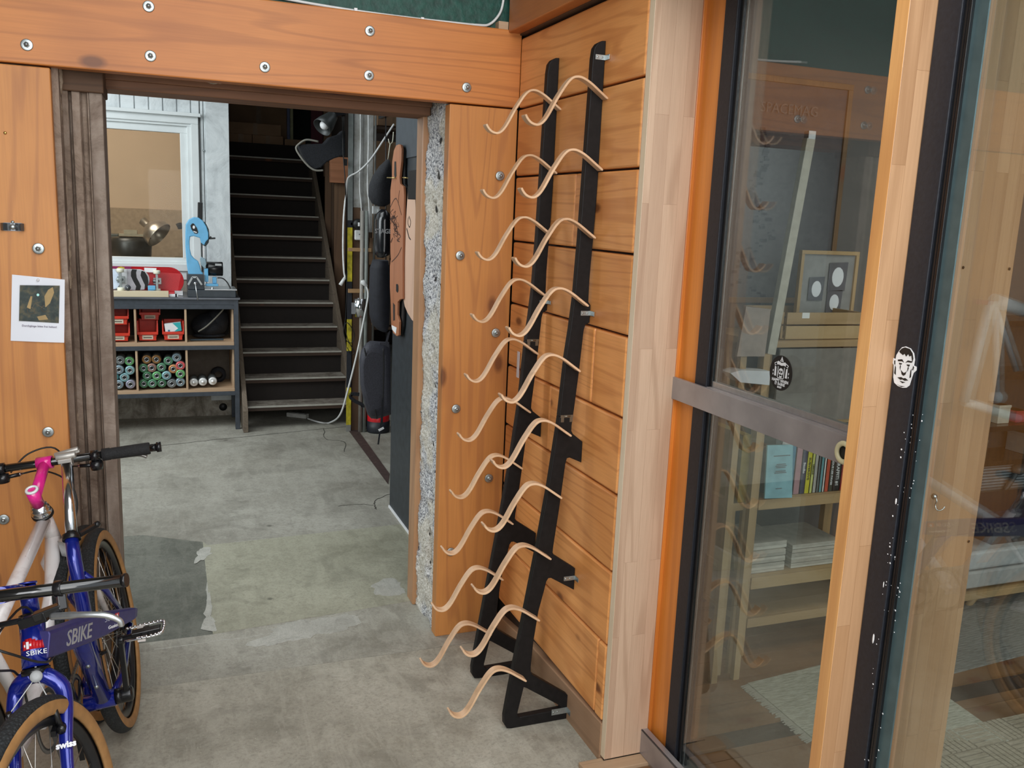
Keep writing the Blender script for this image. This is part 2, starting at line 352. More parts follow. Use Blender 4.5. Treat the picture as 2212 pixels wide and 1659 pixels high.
BLKF=plain('black_fabric',(.010,.011,.015),.85,0,.4,120,.5); BAGF=plain('black_backpack_fabric',(.034,.035,.047),.62,0,.3,160,.4)
CARD=plain('cardboard',(.26,.155,.085),.8,0,.12,8); YEL=plain('yellow_warning_paint',(.52,.43,.02),.6,0,.45,22); WCAB=plain('white_cable_sheath',(.72,.73,.72),.4)
# ================================================================ structure
XR=1.176; Y1=3.05; YB=7.05; XG=1.345
def quad(pts,z0,th):   # floor slab from world XY polygon
    m=MB(); m.prism([Vector((p[0],p[1],z0-th)) for p in pts],(0,0,th)); return m
fl=build('floor',quad([(-3.6,-4),(1.36,-4),(1.36,2.96),(-3.6,2.96)],0,.12),CF,org=(0,0,0),kind='structure',label='worn grey concrete floor of the workshop')
a=pZ(448,1178);b=pZ(895,1132);c=pZ(460,1370);d=pZ(900,1290)
a=(a.x,a.y);b=(1.2,b.y+.02);c=(c.x,c.y);d=(1.2,d.y)
build('slab',quad([(-3.6,c[1]-.03),(c[0]+.0,c[1]),(c[0]+.0,a[1]+.05),(-.15,a[1]+.22),(-3.6,a[1]+.3)],-.001,.1),CFD,fl)
build('slab',quad([(c[0],c[1]),(d[0],d[1]),(b[0],b[1]),(a[0],a[1]),(c[0],a[1]+.05)],.001,.1),CFG,fl)
build('slab',quad([(-3.6,2.962),(1.36,2.962),(1.36,d[1]),(d[0],d[1]-.001),(c[0],c[1]-.001),(-3.6,c[1]-.031)],.0005,.1),CFL,fl)
flb=build('slab',quad([(-3.6,a[1]+.300),(-.15,a[1]+.220),(c[0]+.0,a[1]+.052),(a[0],a[1]+.0),(b[0],b[1]+.001),(4,b[1]+.001),(4,12),(-3.6,12)],-.0005,.1),CFB,fl)
# cracks: thin dark grooves lying in the back slab
def crack(pts,w=.004,m=None):
    mb=MB(); P=smooth_path([pZ(x,y,0) for x,y in pts],5); 
    for i,p in enumerate(P): P[i]=p+Vector((random.uniform(-1,1),random.uniform(-1,1),0))*.006
    for i in range(len(P)-1): mb.bar(P[i],P[i+1],w*random.uniform(.6,1.3),.0016)
    return build('crack',mb,m or CRK,fl)
CRK=plain('crack_dirt',(.06,.055,.045),.9)
crack([(250,973),(400,957),(520,944),(755,921)],.006); crack([(841,1068),(815,1078),(808,1091),(812,1099)],.006); crack([(700,925),(704,948),(742,954),(745,975)],.006)
crack([(808,1092),(780,1089),(730,1093)],.003)
PLE=concrete('pale_cement_smear',(.44,.435,.385),(.34,.33,.285),(.56,.555,.50),2.)
crack([(452,1178),(520,1171),(640,1160),(760,1147),(880,1135)],.012,PLE); crack([(447,1182),(440,1200),(452,1240),(447,1285),(458,1330)],.010,PLE)
def smear(pts,mat,z=.0018):
    P=smooth_path([pZ(x,y,0) for x,y in pts],7,True); cc=sum(P,Vector())/len(P)
    P=[p+(p-cc).normalized()*.028*noise.fractal(p*23,1,2,4)+Vector((0,0,z)) for p in P]; m=MB(); m.prism(P,(0,0,-.0012)); build('cement_smear',m,mat,fl)
smear([(600,1352),(660,1342),(730,1330),(765,1330),(778,1345),(735,1362),(680,1374),(600,1392),(548,1398),(540,1388),(585,1370)],PLE)
smear([(805,1262),(850,1250),(868,1270),(858,1288),(815,1284)],PLE); smear([(430,1190),(452,1182),(456,1196),(440,1208),(422,1216)],PLE)
smear([(440,1335),(452,1280),(460,1330),(466,1362),(438,1360)],PLE)
crack([(470,1365),(600,1345),(740,1322)],.004); crack([(330,1402),(520,1378),(760,1340)],.004,PLE)
# rusty steel strip let into the floor
r1=[pZ(750,926,.0),pZ(772,928,.0),pZ(841,1024,.0),pZ(838,1046,0.0)]
m=MB(); m.prism([v+Vector((0,0,.0)) for v in r1],(0,0,.004)); build('trim_1',m,plain('rusty_steel_strip',(.07,.045,.04),.6,.2,.3,30,.3),kind='structure',label='rusty steel strip set in the back room floor')
# ---- front wall with doorway
XL=-.307; XD=.922; ZD=2.0; YT=3.42
m=MB(); m.box((-3.6,Y1+.03,2.235),(1.19,YT,3.3)); m.box((-3.6,Y1+.03,0),(XL-.03,YT,2.235)); m.box((XD+.09,Y1+.05,0),(1.19,YT,2.235)); m.box((XL-.1,Y1+.07,2.03),(XD+.1,YT,2.24))
wf=build('wall_front',m,GREEN,org=(0,Y1,0),kind='structure',label='workshop front wall, dark green plaster above varnished pine boards')
m=MB(); m.box((-3.2,Y1-.01,1.979),(1.176,Y1+.05,2.237)); beam=build('beam',m,PX,wf,bev=.004)
m=MB(); m.box((-1.5,Y1-.004,0),(XL,Y1+.05,1.974)); pl=build('pine_panel',m,PAN,wf,bev=.003,label='left pine panel beside the doorway')
m=MB(); m.box((XD,Y1-.004,0.0),(1.174,Y1+.05,1.974)); pr=build('pine_panel',m,PAN,wf,bev=.003,label='right pine panel between doorway and corner')
def bolt(x,y,par,r=.0165):
    p=pY(x,y,Y1-.011); mb=MB(); c=p
    mb.lathe(c,(0,-1,0),[(.0,0),(r,0),(r,.0022),(r-.002,.003),(0.006,.003)],24)
    mb.lathe(c+Vector((0,-.003,0)),(0,-1,0),[(.0085,0),(.0085,.0055),(.006,.0065)],6,smooth=False); mb.lathe(c+Vector((0,-.009,0)),(0,-1,0),[(.0048,0),(.0048,.007),(.0,.0075)],12)
    return build('bolt',mb,ZINC,par)
for x,y in((58,97),(321,14),(325,121),(572,145),(799,67),(797,163),(1008,189)): bolt(x,y,beam)
for x,y in((83,537),(104,933),(8,1122)): bolt(x,y,pl)
for x,y in((1080,380),(994,552),(1071,719),(985,883),(1056,1033),(974,1192)): bolt(x,y,pr)
# little brass screw
p=pY(11,287,Y1-.006); m=MB(); m.lathe(p,(0,-1,0),[(0,0),(.0045,0),(.003,.002),(0,.002)],12); build('screw',m,plain('brass',(.5,.36,.12),.3,.9),pl)
# spring clip on the left panel
p=pY(28,490,Y1-.006); t=thing('spring_clip',p,'small grey steel spring clip screwed to the left pine panel','clip')
m=MB(); m.box(p+Vector((-.024,-.001,-.012)),p+Vector((.024,.001,.012)));
for s in(-1,1):
    q=[p+Vector((s*dx,-dy,-.011)) for dx,dy in((.006,.002),(.014,.006),(.024,.002),(.028,.012),(.022,.022),(.0235,.024),(.031,.012),(.027,-.0),(.014,.003),(.006,0))]
    m.prism(q,(0,0,.022))
build('clip_jaw',m,plain('grey_spring_steel',(.16,.17,.18),.35,.8),t)
m=MB(); m.lathe(p,(0,-1,0),[(.0,0),(.008,0),(.008,.008),(.003,.01),(0,.01)],12); m.lathe(p+Vector((0,0,.014)),(0,-1,0),[(0,0),(.005,0),(.004,.003),(0,.003)],10); build('screw',m,ZINC,t)
# ---- broken concrete reveal on the right of the doorway
def rough_sheet(name,o,du,dv,nrm,nu,nv,amp,mat,par,seed=0,edge=.0,thick=.04):
    o=Vector(o);du=Vector(du);dv=Vector(dv);nrm=Vector(nrm); vs=[];fs=[]
    for j in range(nv+1):
        for i in range(nu+1):
            a,b=i/nu,j/nv; p=o+du*a+dv*b; q=p*9+Vector((seed,0,0))
            h=noise.fractal(q,.9,2.1,5)*amp+amp*.4*noise.noise(p*60)
            if edge: p=p+du.normalized()*edge*noise.fractal(p*Vector((0,0,1)).length*0+Vector((seed,i>nu/2,p.z*14)),1,2,4)*(1 if i in(0,nu) else 0)
            vs.append(p+nrm*h)
    for j in range(nv):
        for i in range(nu): a=j*(nu+1)+i; fs.append((a,a+1,a+nu+2,a+nu+1))
    m=MB(); m.add(vs,fs,True); return build(name,m,mat,par)
# main reveal with deep pits
vs=[];fs=[];nu,nv=50,430
holes=[(.14,1.86,.02),(.15,1.74,.026),(.17,1.62,.028),(.16,1.36,.014),(.13,1.25,.012),(.15,1.10,.012),(.12,.96,.01),(.15,.83,.012),(.13,.73,.012),(.15,.60,.011),(.12,.50,.01),(.15,.36,.011),(.13,.25,.011)]
for j in range(nv+1):
    for i in range(nu+1):
        y=Y1+.045+(.30)*i/nu; z=2.03*j/nv
        h=.012*noise.fractal(Vector((y,z,3))*8,.9,2.1,5)+.005*noise.noise(Vector((y,z,1))*70)
        for a,b,r in holes:
            d2=((y-Y1-a)/r)**2+((z-b)/(r*.8))**2
            if d2<2.5: h-=.055*math.exp(-d2*1.3)
        d2=((y-Y1-.12)/.035)**2+((z-.30)/.10)**2
        if d2<1: h-=.035*(1-d2)**.4
        if i in(0,nu): y+= .008*noise.noise(Vector((i,z*22,0)))+.006*noise.noise(Vector((i,z*70,0)))
        vs.append(Vector((XD+.006-h,y,z)))
for j in range(nv):
    for i in range(nu): a=j*(nu+1)+i; fs.append((a,a+1,a+nu+2,a+nu+1))
m=MB(); m.add(vs,fs,True); build('broken_concrete_reveal',m,AGG,wf,label='rough broken concrete edge of the doorway, whitish with pits')
PIT=plain('dark_pit_shade',(.035,.03,.025),.95)
for a,b,r in holes:
    m=MB(); m.lathe((XD+.014,Y1+a,b),(-1,0,0),[(0,0),(r*.62,0),(r*.5,.002),(0,.001)],9); build('drilled_pit_shade',m,PIT,wf)  # dark disc paints the shade inside each pit
m=MB(); m.box((XD-.012,YT-.075,0),(XD+.04,YT+.012,1.985)); build('door_lining',m,wood('lining_pine',2,(.52,.29,.15),(.42,.21,.10),(.22,.1,.05),freq=5),wf,bev=.004)
# ---- lintel underside
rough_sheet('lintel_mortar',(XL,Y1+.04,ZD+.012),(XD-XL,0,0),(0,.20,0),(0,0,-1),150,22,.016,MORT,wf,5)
m=MB(); m.box((XL+.11,Y1+.215,ZD-.018),(XD,Y1+.235,ZD+.03)); m.box((XL+.1,Y1+.235,ZD-.045),(XD,YT+.02,ZD+.03))
build('lintel_board',m,wood('lintel_timber',0,(.26,.12,.06),(.17,.075,.035),(.07,.03,.015),freq=7,rough=.6),wf,bev=.004)
m=MB(); q=pY(725,199,Y1+.214); m.box(q+Vector((-.035,-.003,-.008)),q+Vector((.035,.002,.008))); build('recess_plate',m,plain('maroon_plate',(.07,.02,.03),.5),wf)
for x in(333,585,790):
    q=pY(x,190 if x>700 else(146 if x<400 else 166),Y1+.05); m=MB(); m.cyl(q+Vector((0,-.0,-.012)),q+Vector((0,.03,-.002)),.006,8); build('bolt_end',m,plain('bolt_end_grey',(.25,.22,.18),.6,.3),wf)
# ---- left jamb: steel channel coated brown, mortar edge and head block
m=MB(); m.box((XL+.0,Y1+.03,0),(XL+.018,YT,2.03)); m.box((XL-.05,Y1+.05,0),(XL+.0,YT,2.03)); build('jamb_core',m,RUST,wf)
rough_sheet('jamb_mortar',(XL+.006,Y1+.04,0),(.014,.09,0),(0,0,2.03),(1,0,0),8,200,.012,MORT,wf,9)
prof=[(0,.11),(.034,.11),(.036,.135),(.040,.14),(.044,.115),(.066,.115),(.072,.135),(.078,.14),(.084,.135),(.088,.12),(.092,.12),(.092,.30),(0,.30)]
m=MB(); m.prism([Vector((XL+a,Y1+b,0)) for a,b in prof],(0,0,1.955)); build('steel_channel',m,RUST,wf,label='brown painted steel channel on the left of the doorway',bev=.002)
m=MB(); m.box((XL+.0925,Y1+.118,0),(XL+.131,Y1+.30,1.955)); build('channel_flange',m,RUSTL,wf,bev=.004)
m=MB(); m.box((XL+.004,Y1+.10,1.925),(XL+.137,YT-.06,2.03)); build('head_block',m,wood('head_block_timber',0,(.13,.065,.03),(.085,.045,.024),(.04,.02,.01),rough=.7),wf,bev=.004)
# ---- green wall cable
pts=[pY(x,y,Y1+.018) for x,y in((560,-14),(640,2),(760,22),(880,38),(960,47),(1030,54),(1058,52),(1080,28),(1088,-5),(1089,-40))]
m=MB(); m.tube(smooth_path(pts,6),.0045,8); wc=build('wall_cable',m,WCAB,label='white cable clipped along the top of the bolted beam',cat='cable')
for x,y in((768,22),(912,42)):
    q=pY(x,y,Y1+.012); m=MB(); m.box(q-Vector((.005,.006,.009)),q+Vector((.005,.004,.006))); build('cable_clip',m,WHT,wc)
m=MB(); q=pY(1086,60,Y1-.005); m.box((q.x-.015,Y1-.006,2.236),(q.x+.02,Y1+.03,2.262)); build('trim_2',m,PLY,kind='structure')
# ---- right wall of thick pine planks
m=MB(); m.box((XR+.022,2.145,0),(XR+.16,3.3,3.3)); wr=build('wall_right',m,plain('dark_gap',(.03,.018,.01),.9),org=(XR,2.6,0),kind='structure',label='right wall of thick varnished pine planks')
rows=[.125,.370,.600,.833,1.0585,1.2895,1.5145,1.7425,1.9765,2.216]
splits={0:[2.196],1:[2.90],3:[2.64],4:[2.342],6:[2.535],2:[],5:[],7:[],8:[],9:[]}
for i in range(len(rows)-1):
    cuts=[2.142]+splits.get(i,[])+[3.046]
    for a,b in zip(cuts,cuts[1:]):
        m=MB(); m.box((XR+random.uniform(-.0015,.0015),a+.0018,rows[i]+.0032),(XR+.03,b-.0018,rows[i+1]-.0032)); build('plank',m,PPL,wr,bev=.006)
m=MB(); m.prism([Vector((XR-.003,y,z)) for y,z in((2.14,-.03),(3.04,-.03),(3.04,.06),(2.706,.10),(2.14,.122))],(.03,0,0)); build('baseboard_right',m,wood('worn_baseboard',1,(.42,.26,.15),(.34,.2,.12),(.2,.11,.06),freq=5,rough=.6),kind='structure',bev=.003)
m=MB(); m.box((1.125,.6,2.227),(1.30,3.044,2.55)); build('trim_3',m,wood('ledger_pine',1,(.66,.25,.07),(.5,.17,.045),(.28,.08,.02),freq=5,rough=.4,coat=.15),kind='structure',bev=.004,label='protruding pine beam along the top of the plank wall')
m=MB(); m.box((1.168,.6,2.222),(1.5,3.044,2.228)); build('trim_4',m,OLDW[1],kind='structure')
# ---- laminated door jamb boards and orange post
def lamboard(name,a,b,edge,face,label):
    m=MB(); m.box(a,b); 
    for i,f in enumerate(m.f):
        vs=[m.v[k] for k in f]; n=(vs[1]-vs[0]).cross(vs[2]-vs[1]); m.mi[i]=1 if abs(n.x)>abs(n.y) and abs(n.x)>abs(n.z) else 0
    return build(name,m,[face,edge],kind='structure',bev=.0012,label=label)
lamboard('trim_5',(1.176,2.112,.02),(1.318,2.139,2.5),EDGEP,LAM,'pale glued-strip beech board at the end of the plank wall')
m=MB(); m.box((1.333,2.018,.02),(1.40,2.135,2.5)); m.box((1.322,2.118,.02),(1.336,2.137,2.5)); build('trim_6',m,ORG,kind='structure',bev=.003,label='bright orange varnished post beside the glass door')
lamboard('trim_7',(1.145,1.210,-.02),(1.462,1.240,2.6),EDGE,LAM2,'oiled glued-strip board between the two glass doors')
m=MB(); m.box((1.10,2.065,0),(1.42,2.112,.018)); m.box((1.10,2.112,0),(1.176,2.13,.016)); build('trim_8',m,wood('threshold_wood',0,(.55,.38,.24),(.45,.30,.18),(.3,.18,.1),freq=4,rough=.6),kind='structure',bev=.002,label='worn wooden threshold strip under the pale board')
# ---- office floor (boards), walls, ceiling
of=build('floor_office',(lambda m:[m.box((1.345,-.6,-.05),(5.2,3.02,.0)), m.box((1.10,-.6,-.05),(1.345,2.065,.0)) ,m][-1])(MB()),plain('dark_gap_floor',(.05,.03,.02),.9),org=(2,1,0),kind='structure',label='office floor of dark red-brown wooden boards')
y=-.55
while y<3.5:
    w=.135; xs=[1.115]+sorted(random.uniform(1.8,4.8) for _ in range(1))+[5.2]
    for a,b in zip(xs,xs[1:]):
        m=MB(); 
        if y<2.065: m.box((a+.001,y+.0012,-.02),(b-.001,min(y+w,2.063)-.0012,.008))
        else: m.box((max(a,1.36)+.001,y+.0012,-.02),(b-.001,y+w-.0012,.008))
        build('board',m,OFL,of)
    y+=w
OW=plain('office_wall_grey',(.12,.115,.115),.8,0,.06,4)
build('wall_office_back',(lambda m:m.box((1.36,3.02,0),(5.2,3.12,2.7)))(MB()),OW,kind='structure')
build('wall_office_right',(lambda m:m.box((5.2,-.6,0),(5.3,3.12,2.7)))(MB()),OW,kind='structure')
build('ceiling_office',(lambda m:m.box((1.4,-.6,2.6),(5.3,3.12,2.7)))(MB()),plain('office_ceiling',(.35,.34,.33),.8),kind='structure')
build('ceiling',(lambda m:m.box((-3.6,-.9,3.25),(1.7,12,3.35)))(MB()),plain('ceiling_grey',(.28,.28,.27),.8),kind='structure')
build('wall_left_back',(lambda m:m.box((-3.7,3.1,0),(-3.6,12,3.3)))(MB()),plain('back_left_wall_grey',(.3,.29,.28),.8,0,.1,3),kind='structure')
build('wall_left_shade',(lambda m:m.box((-1.62,-4,0),(-1.5,3.04,3.25)))(MB()),plain('left_wall_grey',(.09,.085,.08),.8,0,.1,3),kind='structure')  # unseen wall, moved in close and dark to shade the left pine panel
# ---- back room: white boarded wall with window
m=MB()
X0,X1,Z0,Z1=-1.5,.150,1.150,2.165
m.box((-3.6,YB+.02,.26),(X0,YB+.12,3.3)); m.box((X0,YB+.02,.26),(X1,YB+.12,Z0)); m.box((X0,YB+.02,Z1),(X1,YB+.12,3.3)); m.box((X1,YB+.02,.26),(.44,YB+.12,3.3)); m.box((.39,YB+.02,0),(.44,12,3.3))
wb=build('wall_back',m,plain('back_wall_core',(.35,.36,.36),.8),org=(0,YB,0),kind='structure',label='white boarded wall of the back room')
x=-1.69; n=0
xs=[];q0=pY(218,180,YB).x; xr=pY(431,245,YB).x
bw=(pY(309,200,YB).x-pY(278,200,YB).x)
x=pY(216+31*.35,200,YB).x-bw*8
while x<xr-.01:
    x2=min(x+bw,xr)
    if x2-x>.02:
        m=MB(); m.box((x+.004,YB-.006,2.236),(x2-.004,YB+.02,3.24)); m.box((x-.004,YB+.008,2.236),(x+.006,YB+.02,3.24)); build('board',m,WHITEB,wb,bev=.003)
    x+=bw
x=-1.69
while x<.27:      # lower boarding under the window
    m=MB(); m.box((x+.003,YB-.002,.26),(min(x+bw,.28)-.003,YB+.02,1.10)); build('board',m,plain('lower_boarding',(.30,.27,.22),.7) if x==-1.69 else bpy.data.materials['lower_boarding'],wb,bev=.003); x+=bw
m=MB(); m.box((xr+.004,YB-.008,1.0),(xr+.022,YB+.02,3.24)); m.box((xr+.026,YB-.002,1.0),(.285,YB+.02,3.24)); build('corner_strip',m,WHITEB,wb,bev=.002)
m=MB(); m.box((.285,YB-.025,.12),(.448,YB+.03,3.24)); build('corner_board',m,WHITEB,wb,bev=.003,label='wide white painted corner board beside the stairs')
m=MB(); m.box((-3.6,YB-.02,0),(.44,YB+.12,.26)); build('baseboard_back',m,DIRTYW,kind='structure',label='dirty white plinth under the back wall')
m=MB(); p=pY(482,879,YB-.021); m.lathe(p,(0,-1,0),[(0,0),(.030,0),(.03,.001),(0,.001)],20); build('pipe_hole',m,BLK,wb)
for x,y in((440,325),(428,427)):
    p=pY(x,y,YB-.01); m=MB(); m.lathe(p,(0,-1,0),[(0,0),(.008,0),(.007,.006),(0,.008)],12); build('screw',m,ZINC,wb)
w1=thing('window_1',(-.6,YB,1.15),None,None,kind='structure'); w1['label']='white framed window into the beige studio'
def ringframe(x0,x1,z0,z1,w,y0,y1,mat,name,par,label=None):
    m=MB(); m.box((x0,y0,z0),(x1,y1,z0+w)); m.box((x0,y0,z1-w),(x1,y1,z1)); m.box((x0,y0,z0+w),(x0+w,y1,z1-w)); m.box((x1-w,y0,z0+w),(x1,y1,z1-w)); return build(name,m,mat,par,bev=.003,label=label)
ringframe(-1.56,.236,1.105,2.214,.052,YB-.03,YB+.05,WFRAME,'window_frame',w1)
ringframe(-1.51,.186,1.145,2.172,.028,YB-.015,YB+.06,WFRAME,'sash',w1); ringframe(-1.485,.16,1.15,2.145,.05,YB+.005,YB+.07,WFRAME,'sash',w1)
m=MB(); m.box((-1.6,YB-.06,2.212),(.252,YB+.01,2.236)); build('drip_board',m,WFRAME,w1,bev=.002)
m=MB(); m.box((-1.56,YB-.012,1.04),(.24,YB+.03,1.106)); build('sill',m,WFRAME,w1,bev=.003)
m=MB(); m.box((-1.44,YB+.035,1.2),(.115,YB+.039,2.1)); build('pane',m,GLASSW,w1)
# studio behind the window
BEI=plain('beige_studio_wall',(.60,.46,.33),.8,0,.03,3)
m=MB(); m.box((-2.6,9.4,0),(.39,9.5,3.0)); build('wall_studio',m,BEI,kind='structure')
m=MB(); m.box((-2.7,7.2,0),(-2.6,9.5,3.0)); build('wall_studio_left',m,BEI,kind='structure')
m=MB(); m.box((-2.6,9.36,0),(.39,9.4,1.53)); build('baseboard_studio',m,plain('studio_dado',(.38,.29,.20),.8),kind='structure',label='darker beige lower band of the studio wall')
m=MB(); m.box((-2.7,7.17,2.9),(.39,9.5,3.0)); build('ceiling_studio',m,BEI,kind='structure')
# ---- charcoal partition on the right of the back room
m=MB(); m.box((1.107,YT,0.012),(1.17,4.59,3.2)); wp=build('wall_partition',m,CHARC,org=(1.107,4,0),kind='structure',label='charcoal painted partition behind the doorway with boards hung on it')
m=MB(); m.box((1.100,YT+.06,1.86),(1.108,4.55,3.2)); build('upper_panel',m,SLATE,wp,bev=.002)
m=MB(); m.prism([Vector((1.100,YT+.3,0)),Vector((1.107,YT+.3,0)),Vector((1.107,4.59,0)),Vector((1.100,4.59,0))],(0,0,.012)); build('trim_9',m,WHT,kind='structure',label='thin white edge at the foot of the charcoal partition')
p=pX(889,371,1.09); m=MB(); a_=pX(886,371,1.06).y; b_=pX(904,371,1.06).y; m.box((1.05,b_,p.z-.13),(1.107,a_,p.z)); m.box((1.094,pX(909,500,1.09).y,1.25),(1.107,pX(893,500,1.09).y,p.z-.12)); build('wall_bracket_box',m,BLACK,None,'black bracket box fixed to the charcoal partition behind the plain board','box',bev=.003)
# ---- stairs
X0,X1=.508,1.258; G,Rr,S0=.19,.17,6.52
stt=thing('staircase',(.88,6.6,0),'steep dark timber staircase with worn treads','staircase')
TRD=mortar('worn_tread',(.07,.05,.035),(.19,.165,.135),(.30,.27,.23),9)
for k in range(12):
    z=Rr*(k+1); y=S0+G*k
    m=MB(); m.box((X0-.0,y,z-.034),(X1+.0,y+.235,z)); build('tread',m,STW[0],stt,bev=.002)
    m=MB(); m.box((X0+.002,y+.002,z),(X1-.002,y+.2,z+.0016)); 
    m.box((X0+.002,y-.0015,z-.004),(X1-.002,y+.002,z+.0016)); build('tread_wear',m,TRD,stt)
    m=MB(); m.box((X0+.001,y-.0035,z-.009),(X1-.001,y+.009,z+.0025)); build('nosing',m,plain('worn_lit_nosing',(.36,.345,.30),.6) if k==0 else bpy.data.materials['worn_lit_nosing'],stt)  # pale strip paints the lit front edge of each worn tread
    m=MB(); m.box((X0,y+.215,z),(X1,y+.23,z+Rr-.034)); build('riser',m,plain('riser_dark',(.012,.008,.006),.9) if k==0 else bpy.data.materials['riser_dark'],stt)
for x,nm in((X0-.032,0),(X1,1)):
    m=MB(); pr_=[(6.435,0),(6.62,0),(8.84,1.97),(8.84,2.2),(8.72,2.2),(6.435,.16)]
    m.prism([Vector((x,a,b)) for a,b in pr_],(.034,0,0)); build('stringer',m,wood('stringer_timber',1,(.19,.15,.11),(.13,.10,.07),(.06,.04,.03),rough=.8) if nm==0 else bpy.data.materials['stringer_timber'],stt,bev=.003)
m=MB(); m.box((.44,8.845,1.98),(3.2,12,2.04)); build('floor_upper',m,STW[0],kind='structure')
m=MB(); m.box((.44,10.6,0),(3.2,10.7,3.3)); build('wall_stair_end',m,plain('stair_dark_wall',(.05,.035,.028),.9),kind='structure')
m=MB(); m.box((2.6,YT,0),(2.7,10.6,3.3)); build('wall_far_right',m,bpy.data.materials['stair_dark_wall'],kind='structure')
m=MB(); m.box((1.17,YT,0),(1.30,YT+.1,3.3)); m.box((1.2,3.3,0),(2.7,3.42,3.3)); build('wall_divider',m,bpy.data.materials['stair_dark_wall'],kind='structure')
# boarded side wall right of stairs
ws=build('wall_stair_side',(lambda m:m.box((1.46,6.9,0),(1.50,10.6,3.25)))(MB()),bpy.data.materials['stair_dark_wall'],org=(1.34,7,0),kind='structure')
SB=wood('side_board_pine',2,(.20,.115,.06),(.15,.08,.042),(.06,.03,.015),freq=5,rough=.6)
for (pa,pb,z0,z1,Y,mt) in((702,715,535,350,7.95,SB),(716,722,600,350,7.85,OLDW[2]),(722,746,None,348,7.6,SB)):
    a=pY(pa,560,Y).x; b=pY(pb,560,Y).x; z0=pY(pa,z0,Y).z if z0 else 0; z1=pY(pa,z1,Y).z; m=MB(); m.box((a,Y,z0),(b,Y+.03,z1)); build('board',m,mt,ws,bev=.002)
m=MB(); a=pY(713,338,7.56);b=pY(746,396,7.56); m.box((a.x,7.54,b.z),(b.x+.02,7.6,a.z)); build('board',m,wood('red_cedar_block',0,(.50,.22,.11),(.42,.17,.08),(.2,.07,.03),freq=9,rough=.6),ws,bev=.003)
m=MB(); a=pY(700,215,8.6).x; m.box((a,8.6,1.9),(1.46,8.64,3.2)); build('board',m,SB,ws); m=MB(); m.box((a+.11,8.55,2.2),(a+.2,8.6,3.2)); build('board',m,plain('pale_board',(.35,.30,.23),.7),ws)
# ================================================================ wave-hook wall racks
def z2(pts,Y=2.388): return [(pY(x,y,Y).x,pY(x,y,Y).z) for x,y in pts]
WX=1.1735
outline=[(WX,2.100),(1.162,2.099),(1.148,2.091),(1.139,2.078),(1.1355,2.05),(1.134,1.958),(1.130,1.75),(1.126,1.55),(1.120,1.377),(1.112,1.28),(1.103,1.2),(1.0905,1.006),(1.067,.793),(1.040,.60),(1.014,.43),(.990,.279),(.963,.10),(.9555,.045),(.957,.018),(.966,.004),(.982,.0005),(WX,.0005),(WX,.084),
 (1.046,.176),(1.039,.188),(1.038,.205),(1.043,.29),(1.055,.39),(1.070,.455),(1.077,.488),(1.083,.497),(1.092,.497),(WX,.448),(WX,.520),(1.098,.572),(1.093,.581),(1.094,.60),(1.107,.72),(1.120,.866),(1.124,.882),(1.133,.884),(WX,.866),(WX,.932),(1.140,.958),(1.134,.968),(1.134,.985),(1.1395,1.045),(1.148,1.149),(1.156,1.275),(1.160,1.292),(WX,1.30),(WX,1.352),(1.166,1.362),(1.1655,1.43),(1.168,1.5),(1.1715,1.60),(WX,1.70)]
hole=[z for z in z2([(1128.7,1481),(1133,1482),(1204,1519),(1209,1523),(1208,1528),(1120,1545),(1115.5,1542),(1115.5,1535)])]
hooks_path=[(1205,1072),(1190,1062),(1172,1050),(1158,1043.5),(1146.7,1041.6),(1135,1045),(1124,1056),(1112,1074),(1101,1092),(1087,1118),(1077,1133),(1068,1141),(1059,1143.5),(1049,1141),(1042,1135),(1038,1128.5)]
hp=[pY(x,y,2.362) for x,y in hooks_path]; hp=[(p.x-hp[0].x,p.z-hp[0].z) for p in hp]
hookpts=smooth_path([Vector((a,0,b)) for a,b in hp],4)
near=[(1.172,1.94),(1.169,1.743),(1.159,1.55),(1.149,1.352),(1.135,1.157),(1.117,.96),(1.097,.766),(1.072,.572),(1.044,.373),(1.009,.175)]
dS=.0105
